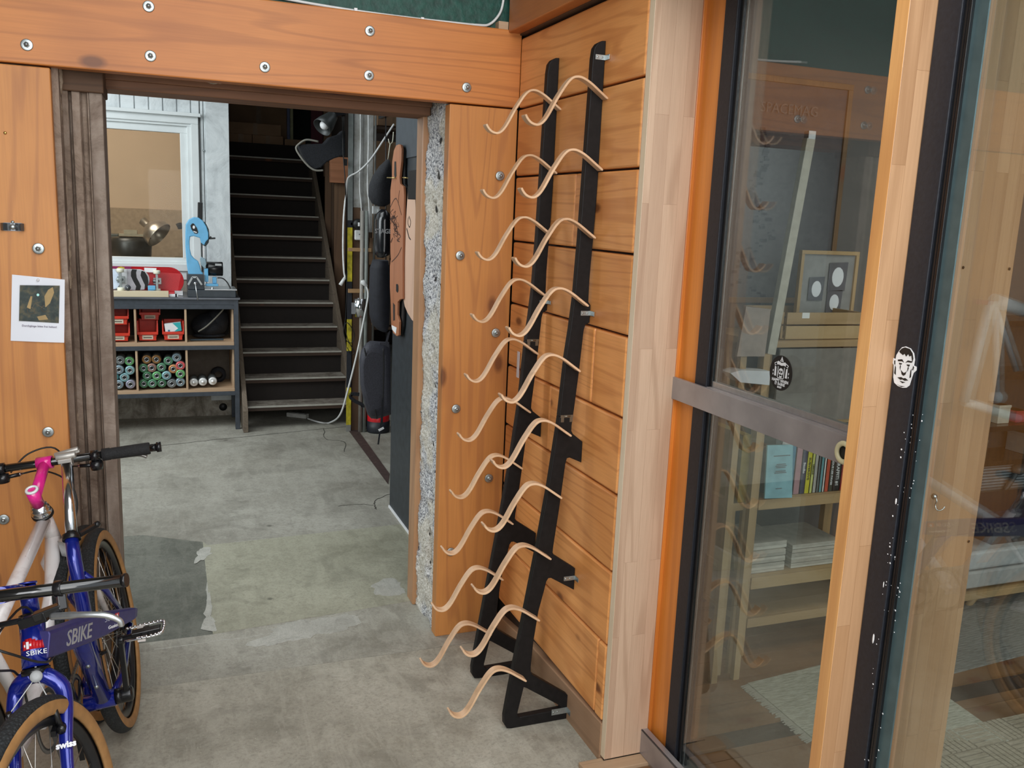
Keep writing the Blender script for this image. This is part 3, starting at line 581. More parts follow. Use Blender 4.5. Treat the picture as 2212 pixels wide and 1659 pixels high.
def rack(Y,label,holes=True):
    t=thing('hook_rack',(1.06,Y,0),label,'rack','tall black wall racks with wavy wooden hooks')
    mw=Matrix(((1,0,0,0),(0,0,-1,Y),(0,1,0,0),(0,0,0,1)))
    # upper and lower halves meet at a hinge
    zc=1.015 if Y<2.5 else 1.2
    def clip(ol,up):
        out=[]
        for i in range(len(ol)):
            p,q=ol[i],ol[(i+1)%len(ol)]
            ins=lambda a:(a[1]>zc+.0006) if up else (a[1]<zc-.0006)
            if ins(p): out.append(p)
            if ins(p)!=ins(q):
                zz=zc+.0006 if up else zc-.0006
                k=(zz-p[1])/(q[1]-p[1]); out.append((p[0]+(q[0]-p[0])*k,zz))
        return out
    build('upright',plate([clip(outline,True)],mw,.024,.0022),BLACK,t)
    build('upright',plate([clip(outline,False),hole],mw,.024,.0022),BLACK,t)
    pth=hookpts
    for k,(x,z) in enumerate(near):
        m=MB(); P=[Vector((x+.003+p.x,0,z+p.z)) for p in pth]
        n=len(P); T=.0066; yA,yB=Y-.0135-.029,Y-.0135
        # tapered bent strip, shallow cross-section
        rings=[]
        for i,p in enumerate(P):
            d=(P[min(i+1,n-1)]-P[max(i-1,0)]).normalized(); nn=Vector((-d.z,0,d.x))
            w=.0150-.0014*math.sin(math.pi*min(1,i/n*1.0)); c=(yA+yB)/2
            e=T*.5*(.72 if i in(0,n-1) else 1)
            r=[p+nn*e+Vector((0,c-w+.001,0)),p+nn*e+Vector((0,c+w-.001,0)),p+nn*(e-.001)+Vector((0,c+w,0)),p-nn*(e-.001)+Vector((0,c+w,0)),p-nn*e+Vector((0,c+w-.001,0)),p-nn*e+Vector((0,c-w+.001,0)),p-nn*(e-.001)+Vector((0,c-w,0)),p+nn*(e-.001)+Vector((0,c-w,0))]
            rings.append(r)
        m.loft(rings,smooth=False); o=build('hook',m,BEECH,t)
    def bracket(x0,x1,z,fl=.012,dz=.009,vert=False):
        m=MB(); m.box((x0,Y-.0145,z-dz),(WX,Y-.0125,z+dz)); m.box((WX-.0008,Y-.0145-.024,z-dz),(WX+.0012,Y-.0125,z+dz))
        b=build('bracket',m,ZINC,t,bev=.0004)
        mb=MB()
        for xx in(x0+.006,x0+.02): mb.lathe((xx,Y-.0145,z),(0,-1,0),[(0,0),(.003,0),(.0025,.0012),(0,.0014)],10)
        build('screw',mb,ZINC,b); return b
    if Y<2.5:
        bracket(1.142,WX,1.328,dz=.007); bracket(1.143,WX,2.054,dz=.007); bracket(1.135,WX,.490,dz=.007); bracket(1.118,WX,.033,dz=.010)
    else: bracket(1.145,WX,1.328,dz=.006)
    m=MB(); xa=1.094 if Y<2.5 else 1.106; m.box((xa,Y-.0135,zc-.004),(xa+.042,Y-.0122,zc+.004)); m.cyl((xa+.012,Y-.0135,zc),(xa+.032,Y-.0135,zc),.002,8)
    m.box((xa+.002,Y-.013,zc-.018),(xa+.012,Y-.0121,zc)); m.box((xa+.031,Y-.013,zc-.018),(xa+.041,Y-.0121,zc)); build('hinge',m,plain('dark_hinge',(.25,.24,.2),.35,.9) if Y<2.5 else bpy.data.materials['dark_hinge'],t)
    return t
rack(2.388,'nearer black upright rack with ten wavy pale wood hooks, close to the glass door')
rk2=rack(2.712,'further black upright rack with ten wavy pale wood hooks, nearer the corner')
m=MB(); q=pX(1120,780,XR-.004); m.box((XR-.006,q.y-.012,q.z-.06),(XR-.0045,q.y+.01,q.z+.035)); tag(build('paper_strip',m,PAPER),'narrow white paper strip behind the further black rack','paper')
# ================================================================ glass door 1
FR=BPOW
d1=thing('door_1',(XG,1.7,0),None,None,kind='structure'); d1['label']='black framed glass sliding door with bronze rail and round ring handle'
m=MB(); m.box((1.325,1.968,.055),(1.375,2.022,2.5)); build('stile',m,FR,d1,bev=.002)
m=MB(); m.box((1.334,1.955,.06),(1.342,1.969,2.5)); m.box((1.346,1.945,.06),(1.352,1.969,2.5)); build('gasket',m,BMET,d1)
m=MB(); m.box((1.3435,1.948,.07),(1.3455,1.9665,2.5)); build('spacer',m,ALU,d1)
m=MB(); m.box((1.325,1.31,.055),(1.375,1.37,2.5)); build('stile',m,FR,d1,bev=.002)
m=MB(); m.box((1.312,1.37,1.118),(1.322,2.118,1.180)); m.box((1.322,1.37,1.122),(1.334,2.0,1.176)); m.box((1.322,1.37,1.177),(1.340,1.96,1.181)); build('middle_rail',m,BRONZE,d1,bev=.001)
m=MB(); m.box((1.336,1.37,1.181),(1.352,1.965,1.196)); build('glazing_bead',m,ALU,d1,bev=.001)
m=MB(); m.box((1.338,1.36,.07),(1.3395,1.962,2.52)); build('pane',m,GLASS,d1)
m=MB(); m.box((1.353,1.36,.07),(1.3545,1.962,2.52)); build('pane',m,GLASS,d1)
m=MB(); m.box((1.325,1.31,.03),(1.375,2.02,.072)); build('bottom_rail',m,ALU,d1,bev=.001)
p=pX(1822,978,1.306); m=MB(); prof=[(.0165+.0055*math.cos(t)-.0,.005*math.sin(t)) for t in [i*math.pi/5 for i in range(10)]]
prof=[(.0195+.0058*math.cos(t),.0045*math.sin(t)) for t in [i*math.pi/5 for i in range(10)]]
m.ring(p,(1,0,0),prof,32); build('ring_handle',m,plain('ivory_ring',(.66,.60,.36),.35),d1,bev=0)
m=MB(); m.lathe(p,(1,0,0),[(0,.002),(.018,.002),(.018,.008),(0,.008)],24); build('handle_cup',m,BLK,d1)
m=MB(); m.box((1.296,1.27,.02),(1.300,2.118,.098)); m.box((1.296,1.27,.094),(1.318,2.118,.098)); m.box((1.318,1.27,.03),(1.324,2.03,.090)); build('trim_10',m,BRONZE,kind='structure',bev=.0008,label='bronze metal floor track of the sliding door')
m=MB(); m.box((1.318,1.27,.02),(1.326,2.0,.07)); m.box((1.30,1.27,.005),(1.42,2.1,.03)); build('trim_11',m,ALU,kind='structure')
# round sticker on the glass
p=pX(1687,806,1.3375); mw=frame(p,(0,-1,0),(0,0,1))
st=thing('round_sticker',p,'round black sticker with white skull under a lantern, words HAPPY WHEN IT RAINS','sticker')
def disc(mw,rx,ry,th,n=40):
    m=MB(); m.prism([mw@Vector((rx*math.cos(2*math.pi*k/n),ry*math.sin(2*math.pi*k/n),0)) for k in range(n)],(mw.to_3x3()@Vector((0,0,th)))); return m
R_=.0415
build('disc',disc(mw,R_,R_,.0005),BLK,st)
def shapes(mw,polys,z,th=.0003):
    m=MB()
    for pl_ in polys: m.prism([mw@Vector((x,y,z)) for x,y in pl_],mw.to_3x3()@Vector((0,0,th)))
    return m
def ell(cx,cy,rx,ry,n=14,a0=0,a1=2*math.pi): return [(cx+rx*math.cos(a0+(a1-a0)*k/n),cy+ry*math.sin(a0+(a1-a0)*k/n)) for k in range(n if a1-a0>6 else n+1)]
def sk(pts): return [(x*R_,y*R_) for x,y in pts]
white=[sk(ell(0,.06,.20,.22)),sk([(-.12,-.08),(.12,-.08),(.10,-.26),(-.10,-.26)]),
 sk([(-.62,.50),(-.42,.60),(-.38,.44),(-.56,.36)]),sk([(.62,.50),(.42,.60),(.38,.44),(.56,.36)]),
 sk([(-.56,.34),(-.44,.30),(-.40,-.22),(-.56,-.22)]),sk([(.56,.34),(.44,.30),(.40,-.22),(.56,-.22)]),
 sk([(-.60,.44),(-.30,.66),(0,.58),(.30,.66),(.60,.44),(.5,.42),(.2,.46),(0,.42),(-.2,.46),(-.5,.42)]),
 sk([(-.16,.66),(.16,.66),(.06,.82),(0,.95),(-.06,.82)]),sk([(-.3,.36),(-.26,.36),(-.24,-.2),(-.3,-.26)]),sk([(.3,.36),(.26,.36),(.24,-.2),(.3,-.26)]),
 sk(ell(-.68,.06,.03,.07,8)),sk(ell(.68,.06,.03,.07,8)),sk(ell(-.68,-.14,.03,.06,8)),sk(ell(.68,-.14,.03,.06,8)),sk([(-.2,-.28),(.2,-.28),(.3,-.2),(.24,-.32),(-.24,-.32),(-.3,-.2)])]
build('lantern_and_skull',shapes(mw,white,.0005),WHT,st)
for _s in [sk(ell(-.08,.08,.06,.07,10)),sk(ell(.08,.08,.06,.07,10)),sk([(-.03,-.02),(.03,-.02),(0,.05)]),sk([(-.08,-.14),(.08,-.14),(.08,-.16),(-.08,-.16)]),sk([(-.1,.72),(.1,.72),(0,.76)])]: build('dark_mark',shapes(mw,[_s],.0009),BLK,st)
for s_,yy,sz in(('HAPPY WHEN',-.45,.20),('IT RAINS',-.64,.20),('BODY',-.82,.12)):
    build('lettering',text(s_,mw@Matrix.Translation((0,yy*R_,.0006)),sz*R_*1.15,ext=.0002,bold=.0003),WHT,st)
# ================================================================ glass door 2 (nearer)
XS=1.203
def yx(px,py,X=XS): return pX(px,py,X).y
d2=thing('door_2',(XS,1.0,0),None,None,kind='structure'); d2['label']='nearer black framed glass door carrying a face sticker'
ya,yb,yc,yd=yx(1953,600),yx(2003,600),yx(2034,600,1.210),yx(2060,600,1.214)
m=MB(); m.box((XS,yb,.0),(XS+.05,ya,2.55)); build('stile',m,FR,d2,bev=.0015,label='matt black stile speckled with white paint')
m=MB(); m.box((XS+.006,yc+.010,.0),(XS+.011,yb,2.55)); m.box((XS+.003,yb-.010,0),(XS+.008,yb-.006,2.55)); m.box((XS+.002,yc+.006,0),(XS+.009,yc+.012,2.55)); build('gasket',m,BMET,d2,bev=.0006)
m=MB(); m.box((XS+.009,yd,.0),(XS+.012,yc+.008,2.55)); build('spacer',m,plain('glass_edge_spacer',(.10,.155,.165),.35,.5),d2)
m=MB(); m.box((XS+.0125,.55,-.1),(XS+.014,yd+.004,2.6)); build('pane',m,GLASS,d2)
m=MB(); m.box((XS+.028,.55,-.1),(XS+.0295,yd+.004,2.6)); build('pane',m,GLASS,d2)
m=MB(); random.seed(5)
for _ in range(90):
    y=random.uniform(yc,yb+.01); z=1.30-abs(random.gauss(0,.30))-random.choice([0,0,.25]); r=random.choice([.0006,.0008,.0012,.0018])
    if z<.35: continue
    m.lathe((XS-.0001 if y>yb else XS+.0058,y,z),(-1,0,0),[(r,0),(r*.7,.0004),(0,.0005)],6)
for y,z,a,b in((yb+.018,.86,.0025,.010),(yb+.006,1.13,.002,.006),(yb+.010,.97,.0012,.006)): m.ball((XS,y,z),1,8,sc=(.0006,a,b))
build('paint_speckles',m,WHT,d2,kind='stuff')
# face sticker
pc=pX(1953,793,XS-.0002); w_=abs(yx(1926,795)-yx(1981,795))/2; h_=(pX(1953,748,XS).z-pX(1953,839,XS).z)/2
mw=frame(pc,(0,-1,0),(0,0,1)); fs_=thing('face_sticker',pc,'white die-cut sticker of a stern cartoon face with black quiff','sticker')
def S(pts): return [(x*w_,y*h_) for x,y in pts]
head=S([(-.55,.72),(-.35,.92),(-.05,1.0),(.35,.95),(.65,.75),(.78,.45),(.76,.18),(.98,.15),(1.0,-.02),(.80,-.18),(.70,-.5),(.62,-.80),(.40,-.95),(.1,-1.0),(-.3,-.97),(-.62,-.85),(-.75,-.6),(-.78,-.3),(-.84,.0),(-.98,.12),(-.92,.33),(-.74,.3),(-.72,.5)])
build('sticker_base',shapes(mw,[head],0,.0005),WHT,fs_)
ink=[S([(-.52,.70),(-.35,.86),(-.1,.95),(.3,.92),(.55,.74),(.66,.5),(.62,.30),(.54,.48),(.48,.62),(.34,.56),(.22,.66),(.08,.52),(-.06,.64),(-.18,.56),(-.42,.64)]),
 S([(-.55,.30),(-.2,.36),(-.02,.22),(-.22,.26),(-.5,.22)]),S([(.62,.36),(.25,.36),(.08,.22),(.25,.28),(.55,.28)]),
 S([(-.42,.16),(-.16,.16),(-.2,.10),(-.38,.08)]),S([(.20,.16),(.46,.18),(.42,.08),(.24,.10)]),
 S([(-.30,.08),(-.24,.02),(-.26,-.18),(-.32,-.05)]),S([(.34,.08),(.40,0),(.34,-.18),(.30,-.04)]),
 S([(-.2,-.16),(-.05,-.24),(.05,-.28),(.2,-.22),(.28,-.12),(.2,-.34),(.05,-.42),(-.1,-.36)]),
 S([(-.40,-.56),(-.1,-.50),(.06,-.54),(.22,-.50),(.48,-.58),(.2,-.64),(.02,-.60),(-.15,-.64)]),S([(-.2,-.70),(.28,-.70),(.05,-.78)]),
 S([(-.70,.0),(-.62,-.1),(-.56,-.46),(-.70,-.4)]),S([(.62,.02),(.56,-.1),(.54,-.46),(.66,-.4)]),
 S([(-.82,.2),(-.74,.24),(-.70,.02),(-.78,.04)]),S([(.80,.10),(.72,.16),(.68,-.06),(.76,-.04)]),S([(-.4,-.88),(-.1,-.93),(.3,-.9),(.0,-.97)])]
build('inked_features',shapes(mw,ink,.0006,.0003),BLK,fs_)
# board details behind glass 2
for x,y in((2081,578),(2181,581),(2093,1170)):
    p=pY(x,y,1.2085); m=MB(); m.lathe(p,(0,-1,0),[(0,0),(.0028,0),(0,.0005)],10); build('nail_hole',m,BLK,bpy.data.objects['trim_7'])
p=pY(2018,1072,1.2085); hk=thing('coat_hook',p,'small silver screw hook on the oiled board behind the glass','hook')
m=MB(); m.lathe(p,(0,-1,0),[(0,0),(.0055,0),(.004,.004),(0,.005)],14); build('plate',m,CHROME,hk)
m=MB(); m.tube(smooth_path([p+Vector(v) for v in((0,-.003,0),(0,-.007,-.007),(0,-.005,-.016),(.001,-.010,-.024),(.006,-.016,-.022),(.010,-.018,-.015))],5),.0014,8); build('hook_wire',m,CHROME,hk)
# ================================================================ office contents
OY=2.556
sh=thing('shelf_unit',(2.2,2.7,.008),'pine shelving unit with open shelves standing behind the glass','shelf')
xa,xb=1.966,2.62
for x in(xa,xb-.045):
    for y in(OY,OY+.29):
        m=MB(); m.box((x-.018,y,.008),(x+.022,y+.03,1.19)); build('post',m,SHW[2],sh,bev=.002)
for z0,z1,yy in((.124,.160,.32),(.277,.322,.32),(.586,.625,.32),(.90,.935,.32)):
    m=MB(); m.box((xa+.022,OY-.005,z0),(xb-.045,OY+.012,z1)); m.box((xa-.01,OY+.012,z1-.02),(xb,OY+yy,z1)) ; build('shelf',m,SHW[0],sh,bev=.0015)
m=MB(); m.box((xa-.06,OY-.03,1.190),(xb+.05,OY+.34,1.213)); build('top_board',m,SHW[0],sh,bev=.002)
m=MB(); m.prism([Vector((xa,OY+.04,.16)),Vector((xa,OY+.29,.16)),Vector((xa,OY+.29,1.19)),Vector((xa,OY+.26,1.19))],(.012,0,0)); build('side_brace',m,SHW[1],sh)
m=MB(); m.box((xa,OY+.30,.62),(xb,OY+.31,1.19)); build('back_board',m,plain('shelf_back_brown',(.20,.16,.12),.8),sh)
m=MB(); m.box((xa+.03,OY-.03,.92),(xb-.05,OY-.022,1.185)); build('front_board',m,plain('grey_board',(.20,.185,.17),.8),sh,label='grey-brown board hanging below the top')
def bookat(px0,px1,pyt,pyb,color,label,Y=OY+.02,lean=0,txt=None,tc=None,depth=.16,name='book'):
    a=pY(px0,pyb,Y); b=pY(px1,pyb,Y); h=pY(px0,pyt,Y).z-.6275; zb=.6265
    t=thing(name,(a.x,Y,zb),label,'book','books on the pine shelf')
    w=b.x-a.x; d=lean
    def P(x,z,y): return Vector((a.x+x+d*z,y,zb+z))
    m=MB(); 
    for x in(0.0,w-.0015):
        m.add([P(x,0,Y),P(x+.0015,0,Y),P(x+.0015,0,Y+depth),P(x,0,Y+depth),P(x,h,Y),P(x+.0015,h,Y),P(x+.0015,h,Y+depth),P(x,h,Y+depth)],[(0,3,2,1),(4,5,6,7),(0,1,5,4),(1,2,6,5),(2,3,7,6),(3,0,4,7)])
    m.add([P(0,0,Y),P(w,0,Y),P(w,0,Y+.002),P(0,0,Y+.002),P(0,h,Y),P(w,h,Y),P(w,h,Y+.002),P(0,h,Y+.002)],[(0,3,2,1),(4,5,6,7),(0,1,5,4),(1,2,6,5),(2,3,7,6),(3,0,4,7)])
    build('cover',m,plain('book_'+label[:18],color,.5),t)
    m=MB(); m.add([P(.0015,.003,Y+.002),P(w-.0015,.003,Y+.002),P(w-.0015,.003,Y+depth-.004),P(.0015,.003,Y+depth-.004),P(.0015,h-.003,Y+.002),P(w-.0015,h-.003,Y+.002),P(w-.0015,h-.003,Y+depth-.004),P(.0015,h-.003,Y+depth-.004)],[(0,3,2,1),(4,5,6,7),(0,1,5,4),(1,2,6,5),(2,3,7,6),(3,0,4,7)]); build('pages',m,PAPER,t)
    if txt:
        mw=frame(P(w/2,h*.52,Y-.0006),(d,0,-1),(1,0,d)) ; mw=frame(P(w/2,h*.5,Y-.0006),Vector((-d,0,-1)),Vector((1,0,-d)))
        # x axis down the spine, y axis to the right: normal must face -Y
        tm=text(txt,mw,w*.62,ext=.0002,sx=min(1.25,h*.82/(len(txt)*w*.62*.55)),bold=.0003); build('spine_title',tm,tc or WHT,t)
    return t
B=bookat
B(1664,1676,929,1075,(.08,.09,.09),'grey book half hidden behind the pale blue booklet',txt='URBAN MASS')
B(1678,1695,930,1075,(.60,.60,.60),'white book with black title behind the pale blue booklet',txt='PLAYFUL',tc=BLK)
B(1696,1710,938,1072,(.05,.20,.32),'blue and red book right behind the booklet edge')
B(1712,1725,948,1069,(.42,.22,.25),'red and white mottled magazine beside the pale blue booklet')
B(1726,1736,955,1068,(.035,.035,.08),'dark navy book with white script beside the yellow book',txt='Studio')
B(1736,1746,960,1067,(.60,.55,.02),'thick bright yellow book on the pine shelf',lean=.012,txt='SUBVERSIVE',tc=BLK)
B(1747,1753,963,1065,(.58,.62,.20),'thin lime yellow book beside the thick yellow one',lean=.012,txt='LESSONS',tc=BLK)
B(1754,1761,968,1064,(.42,.42,.40),'pale grey book right of the lime book')
B(1762,1767,971,1063,(.10,.13,.14),'dark teal-grey thin book on the pine shelf')
B(1768,1774,973,1062,(.12,.32,.36),'teal book beside the white spine')
B(1775,1779,975,1061,(.72,.73,.72),'narrow white book left of the red one')
B(1780,1788,977,1060,(.52,.07,.025),'orange-red book between white and black spines')
B(1789,1797,980,1059,(.03,.045,.03),'black book with pale spine letters beside the red one',txt='SOUS LES PAVES',tc=PAPER)
B(1798,1812,984,1058,(.012,.012,.012),'thick black book with bold white graffiti title',txt='GRAFFITI #1')
B(1813,1822,984,1057,(.30,.02,.02),'dark red book at the right end of the row')
bb=thing('booklet',(2.07,OY-.02,.626),'pale blue booklet standing face-out before the books','booklet')
m=MB(); c0,c1,c2,c3=[pY(x,y,OY-.012) for x,y in((1652,1077),(1711,1075),(1713,961),(1658,962))]
m.prism([c0,c1,c2,c3],(0,.006,0)); build('cover',m,plain('pale_blue_cover',(.25,.50,.58),.6),bb)
m=MB(); cc=(c0+c1+c2+c3)/4
for dz,w in((.062,.036),(.030,.020),(.024,.024),(.018,.020),(.004,.022),(-.002,.026),(-.062,.013)): m.box(cc+Vector((-w,-.0068,dz-.0012)),cc+Vector((w,-.0055,dz+.0012)))
build('printed_lines',m,INK,bb)
bk=thing('yellow_folder',(2.0,OY-.06,.626),'ochre yellow spine standing at the left side of the shelf','folder')
a=pY(1607,930,OY-.1);b=pY(1634,1070,OY-.1); m=MB(); m.box((a.x,OY-.1,.66),(a.x+.035,OY+.10,.90)); build('spine',m,plain('ochre_folder',(.30,.22,.05),.6),bk)
m=MB(); m.box((a.x-.02,OY-.10,.63),(a.x+.05,OY+.12,.658)); m.box((a.x-.012,OY-.095,.008),(a.x+.0,OY-.08,.63)); m.box((a.x+.03,OY-.095,.008),(a.x+.042,OY-.08,.63)); build('small_ledge',m,SHW[0],bk)
# paper stacks
for k,(x0,x1,n,lb) in enumerate(((2.005,2.16,9,'left stack of white paper blocks on the low shelf'),(2.19,2.42,8,'right stack of white paper blocks on the low shelf'))):
    t=thing('paper_stack',((x0+x1)/2,OY+.12,.3235),lb,'papers','stacks of paper on the low shelf'); z=.3235
    for i in range(n):
        h=random.uniform(.010,.016); s_=random.uniform(-.006,.006); m=MB(); m.box((x0+s_,OY+.03+s_,z),(x1+s_,OY+.24,z+h-.0012)); build('block',m,plain('stack_paper_%d'%((i+k)%3),[(.52,.49,.43),(.60,.58,.52),(.46,.44,.39)][(i+k)%3],.8) if ('stack_paper_%d'%((i+k)%3)) not in bpy.data.materials else bpy.data.materials['stack_paper_%d'%((i+k)%3)],t,bev=.001); z+=h
m=MB(); m.prism([Vector((2.0,OY+.05,.4)),Vector((2.0,OY+.28,.4)),Vector((2.0,OY+.28,.52)),Vector((2.0,OY+.05,.50))],(.006,0,0))
# crate on top, framed pictures, poster
cr=thing('wooden_crate',(2.2,OY+.1,1.213),'slatted wooden crate with a small white label on the top board','crate')
for k,(z0,z1) in enumerate(((1.215,1.262),(1.268,1.310))):
    for nm,a,b in(('slat',(2.035,OY+.0,z0),(2.37,OY+.010,z1)),('slat',(2.02,OY+.01,z0),(2.03,OY+.24,z1)),('slat',(2.035,OY+.24,z0),(2.37,OY+.25,z1)),('slat',(2.372,OY+.01,z0),(2.382,OY+.24,z1))):
        m=MB(); m.box(a,b); build(nm,m,SHW[0],cr,bev=.001)
m=MB(); m.box((2.03,OY+.01,1.214),(2.372,OY+.24,1.220)); build('crate_base',m,SHW[0],cr)
m=MB(); m.box((2.098,OY-.0012,1.290),(2.13,OY-.0002,1.310)); build('label_tag',m,WHT,cr)
def picture(x0,x1,z0,z1,Y,fw,label,inner,art,name='picture_frame',fm=None):
    t=thing(name,((x0+x1)/2,Y,z0),label,'picture'); m=MB(); fm=fm or SHW[2]
    for a,b in(((x0,Y,z0),(x1,Y+.018,z0+fw)),((x0,Y,z1-fw),(x1,Y+.018,z1)),((x0,Y,z0+fw),(x0+fw,Y+.018,z1-fw)),((x1-fw,Y,z0+fw),(x1,Y+.018,z1-fw))): m.box(a,b)
    build('frame',m,fm,t,bev=.001); m=MB(); m.box((x0+fw,Y+.008,z0+fw),(x1-fw,Y+.012,z1-fw)); build('print',m,inner,t); art(t); return t
def art_faces(t):
    mw=frame((0,2.7195,0),(1,0,0),(0,0,1)); x=2.30;
    polys=[];wh=[]
    for cx,cz,s in((2.285,1.385,.036),(2.38,1.432,.044),(2.375,1.335,.036)):
        polys.append([(cx-s,cz-s*1.3),(cx+s*.9,cz-s*1.3),(cx+s,cz+s*1.2),(cx-s,cz+s*1.1)])
        wh.append([(a,b) for a,b in ell(cx,cz-.1*s,s*.62,s*.85)])
    build('drawing',shapes(frame((0,2.7195,0),(1,0,0),(0,0,1)),polys,0.0),INK,t); build('portraits',shapes(frame((0,2.7188,0),(1,0,0),(0,0,1)),wh,0),PAPER,t)
picture(2.20,2.47,1.262,1.525,2.715,.014,'framed print with three monochrome portraits leaning on the crate',plain('print_grey',(.27,.27,.27),.6),art_faces)
def art_poster(t):
    m=MB(); random.seed(3)
    for i in range(70):
        z=1.98-i*.0105; x=2.19+ .10*math.sin(i*.21)*(i/70)+random.uniform(-.05,.05)*(.3+i/60); s=random.uniform(.006,.016)
        m.box((x-s,2.9985,z-s*.45),(x+s,2.9995,z+s*.45))
    build('spiral_drawing',m,plain('poster_ink',(.02,.016,.03),.7),t)
    build('poster_title',text('SPACEMAG',frame((2.30,2.998,2.06),(1,0,0),(0,0,1)),.055,ext=.0003),plain('faint_title',(.12,.12,.13),.7),t)
picture(2.02,2.60,1.30,2.18,2.996,.022,'tall framed dark poster with a scribbled spiral drawing on the office wall',plain('poster_grey',(.075,.07,.08),.7),art_poster,'framed_poster',fm=wood('poster_frame_oak',2,(.20,.11,.05),(.16,.09,.04),(.08,.04,.02),rough=.5))
m=MB(); a=pY(1748,300,2.5);b=pY(1662,765,2.5); m.bar(a,b,.034,.024,(0,1,0)); 
bt=build('leaning_batten',m,plain('pale_batten',(.50,.47,.40),.5),bev=.0015,org=b); tag(bt,'pale square batten leaning slanted before the office wall','batten')
m=MB(); m.obox(a+(a-b).normalized()*.012,Vector((.014,0,0)),Vector((0,.012,0)),Vector((0,0,.013))); build('batten_cap',m,ALU,bt)
# low bicycle-like drawing board & white sheet on left ledge (seen through lower part of upper pane)
t=thing('desk_easel',(1.80,2.46,.008),'pale sloping board leaning left of the shelf behind the glass','board')
m=MB(); A=[pY(x,y,2.40) for x,y in((1592,770),(1652,770),(1665,668),(1612,662))]; m.prism(A,(0,.012,0)); build('panel',m,plain('pinkish_board',(.36,.29,.25),.7),t)
m=MB(); A=[pY(x,y,2.38) for x,y in((1578,806),(1600,826),(1662,832),(1664,802),(1600,800))]; m.prism(A,(0,.06,0)); build('sheet',m,PAPER,t); m=MB()
for x in(1600,1650): q=pY(x,826,2.42); m.box((q.x-.012,2.415,.008),(q.x+.012,2.435,pY(x,765,2.42).z)); 
build('leg',m,SHW[2],t)
# rug with fringe (left)
def rug(name,pts,label,mat,n=46):
    t=thing(name,((pts[0][0]+pts[2][0])/2,(pts[0][1]+pts[2][1])/2,.008),label,'rug')
    A,B_,C_,D_=[Vector((*p,.009)) for p in pts]
    m=MB(); 
    for i in range(n):
        a=A.lerp(D_,i/n);b=A.lerp(D_,(i+.86)/n);c=B_.lerp(C_,(i+.86)/n);d=B_.lerp(C_,i/n)
        m.prism([a,b,c,d],(0,0,.006))
    o=build('woven_rows',m,mat,t,kind='stuff')
    m=MB()
    for i in range(n*2):
        a=A.lerp(D_,(i+.5)/(n*2)); dr=(A-B_).normalized()*random.uniform(.02,.04); m.bar(a+Vector((0,0,.002)),a+dr+Vector((0,random.uniform(-.006,.006),.001)),.004,.002)
    build('fringe',m,plain('rug_fringe',(.42,.41,.35),.9) if 'rug_fringe' not in bpy.data.materials else bpy.data.materials['rug_fringe'],t,kind='stuff'); return t
def rugmat(n,c,d):
    k=NT(n,.95); v=k.obj(False); a=k.noise(k.map(v,(1,8,1),rot=(0,0,.3)),22,5,.75); k.col(k.ramp(a,(.34,d),(.6,c))); k.bump(a,.6,.006); return k.m
A=pZ(1615,1478,.01);B_=pZ(1850,1437,.01);C_=pZ(1900,1560,.01);D_=pZ(1752,1600,.01)
rug('woven_rug',[(A.x,A.y),(A.x+.66,A.y+.06),(D_.x+.62,D_.y-.20),(D_.x+.01,D_.y)],'pale grey-green woven rug with fringed edge on the office boards',rugmat('rug_grey_green',(.60,.59,.50),(.30,.30,.23)))
# carpet tiles near the second door (basket weave)
ct=thing('carpet_tiles',(2.7,1.6,.008),'beige carpet tiles in a basket-weave pattern near the second door','rug')
m=MB(); cm=rugmat('carpet_tile',(.50,.44,.34),(.30,.25,.18)); x0,y0=2.02,1.05
for i in range(14):
    for j in range(8):
        x=x0+i*.11; y=y0+j*.11+ (0); 
        if x>3.6: continue
        for k in range(5):
            if (i+j)%2: m.box((x+.004+k*.0212,y+.003,.009),(x+.004+k*.0212+.016,y+.107,.0155))
            else: m.box((x+.003,y+.004+k*.0212,.009),(x+.107,y+.004+k*.0212+.016,.0155))
build('woven_ribs',m,cm,ct,kind='stuff'); m=MB(); m.box((x0,y0,.0085),(x0+14*.11,y0+8*.11,.011)); build('backing',m,plain('tile_backing',(.25,.21,.15),.9),ct)
A=pZ(2052,1440,.01);B_=pZ(2212,1385,.01)
rug('striped_rug',[(A.x-.1,A.y-.05),(A.x+1.3,A.y+.05),(A.x+1.45,A.y+.55),(A.x+.25,A.y+.38)],'grey striped rug further back on the office boards',rugmat('rug_grey',(.34,.34,.32),(.16,.15,.13)),30)
# bench with printer, shelves, blinds seen beyond the second door
bn=thing('low_bench',(3.3,2.75,.008),'low wooden bench carrying a white printer in the office','bench')
z=pY(2110,1276,2.62).z; xa_=pY(2112,1276,2.62).x-.25
m=MB(); m.box((xa_-.1,2.60,z-.03),(xa_+1.6,2.955,z)); build('bench_top',m,SHW[0],bn,bev=.002)
for x in(xa_+.3,xa_+1.3):
    for y in(2.66,2.92): m=MB(); m.cyl((x-.05,y,.008),(x,y,z-.03),.014,8,r2=.02); build('leg',m,SHW[2],bn)
pr_=thing('printer',(xa_+.6,2.8,z),'white office printer on the low bench behind the nearer glass','printer')
zt=pY(2150,1190,2.62).z
m=MB(); m.box((xa_+.12,2.62,z+.012),(xa_+1.0,2.95,z+(zt-z)*.5)); build('base',m,GREYP,pr_,bev=.008); m=MB(); m.box((xa_+.14,2.63,z+(zt-z)*.52),(xa_+.99,2.95,zt)); build('lid',m,plain('printer_lid',(.50,.52,.53),.45),pr_,bev=.012)
m=MB(); m.box((xa_+.2,2.65,z),(xa_+.9,2.9,z+.014)); build('feet',m,BLK,pr_)
bl=thing('ribbed_cabinet',(3.6,2.97,zt),'grey cabinet with fine horizontal ribs behind the printer','cabinet')
zb=pY(2190,975,2.96).z
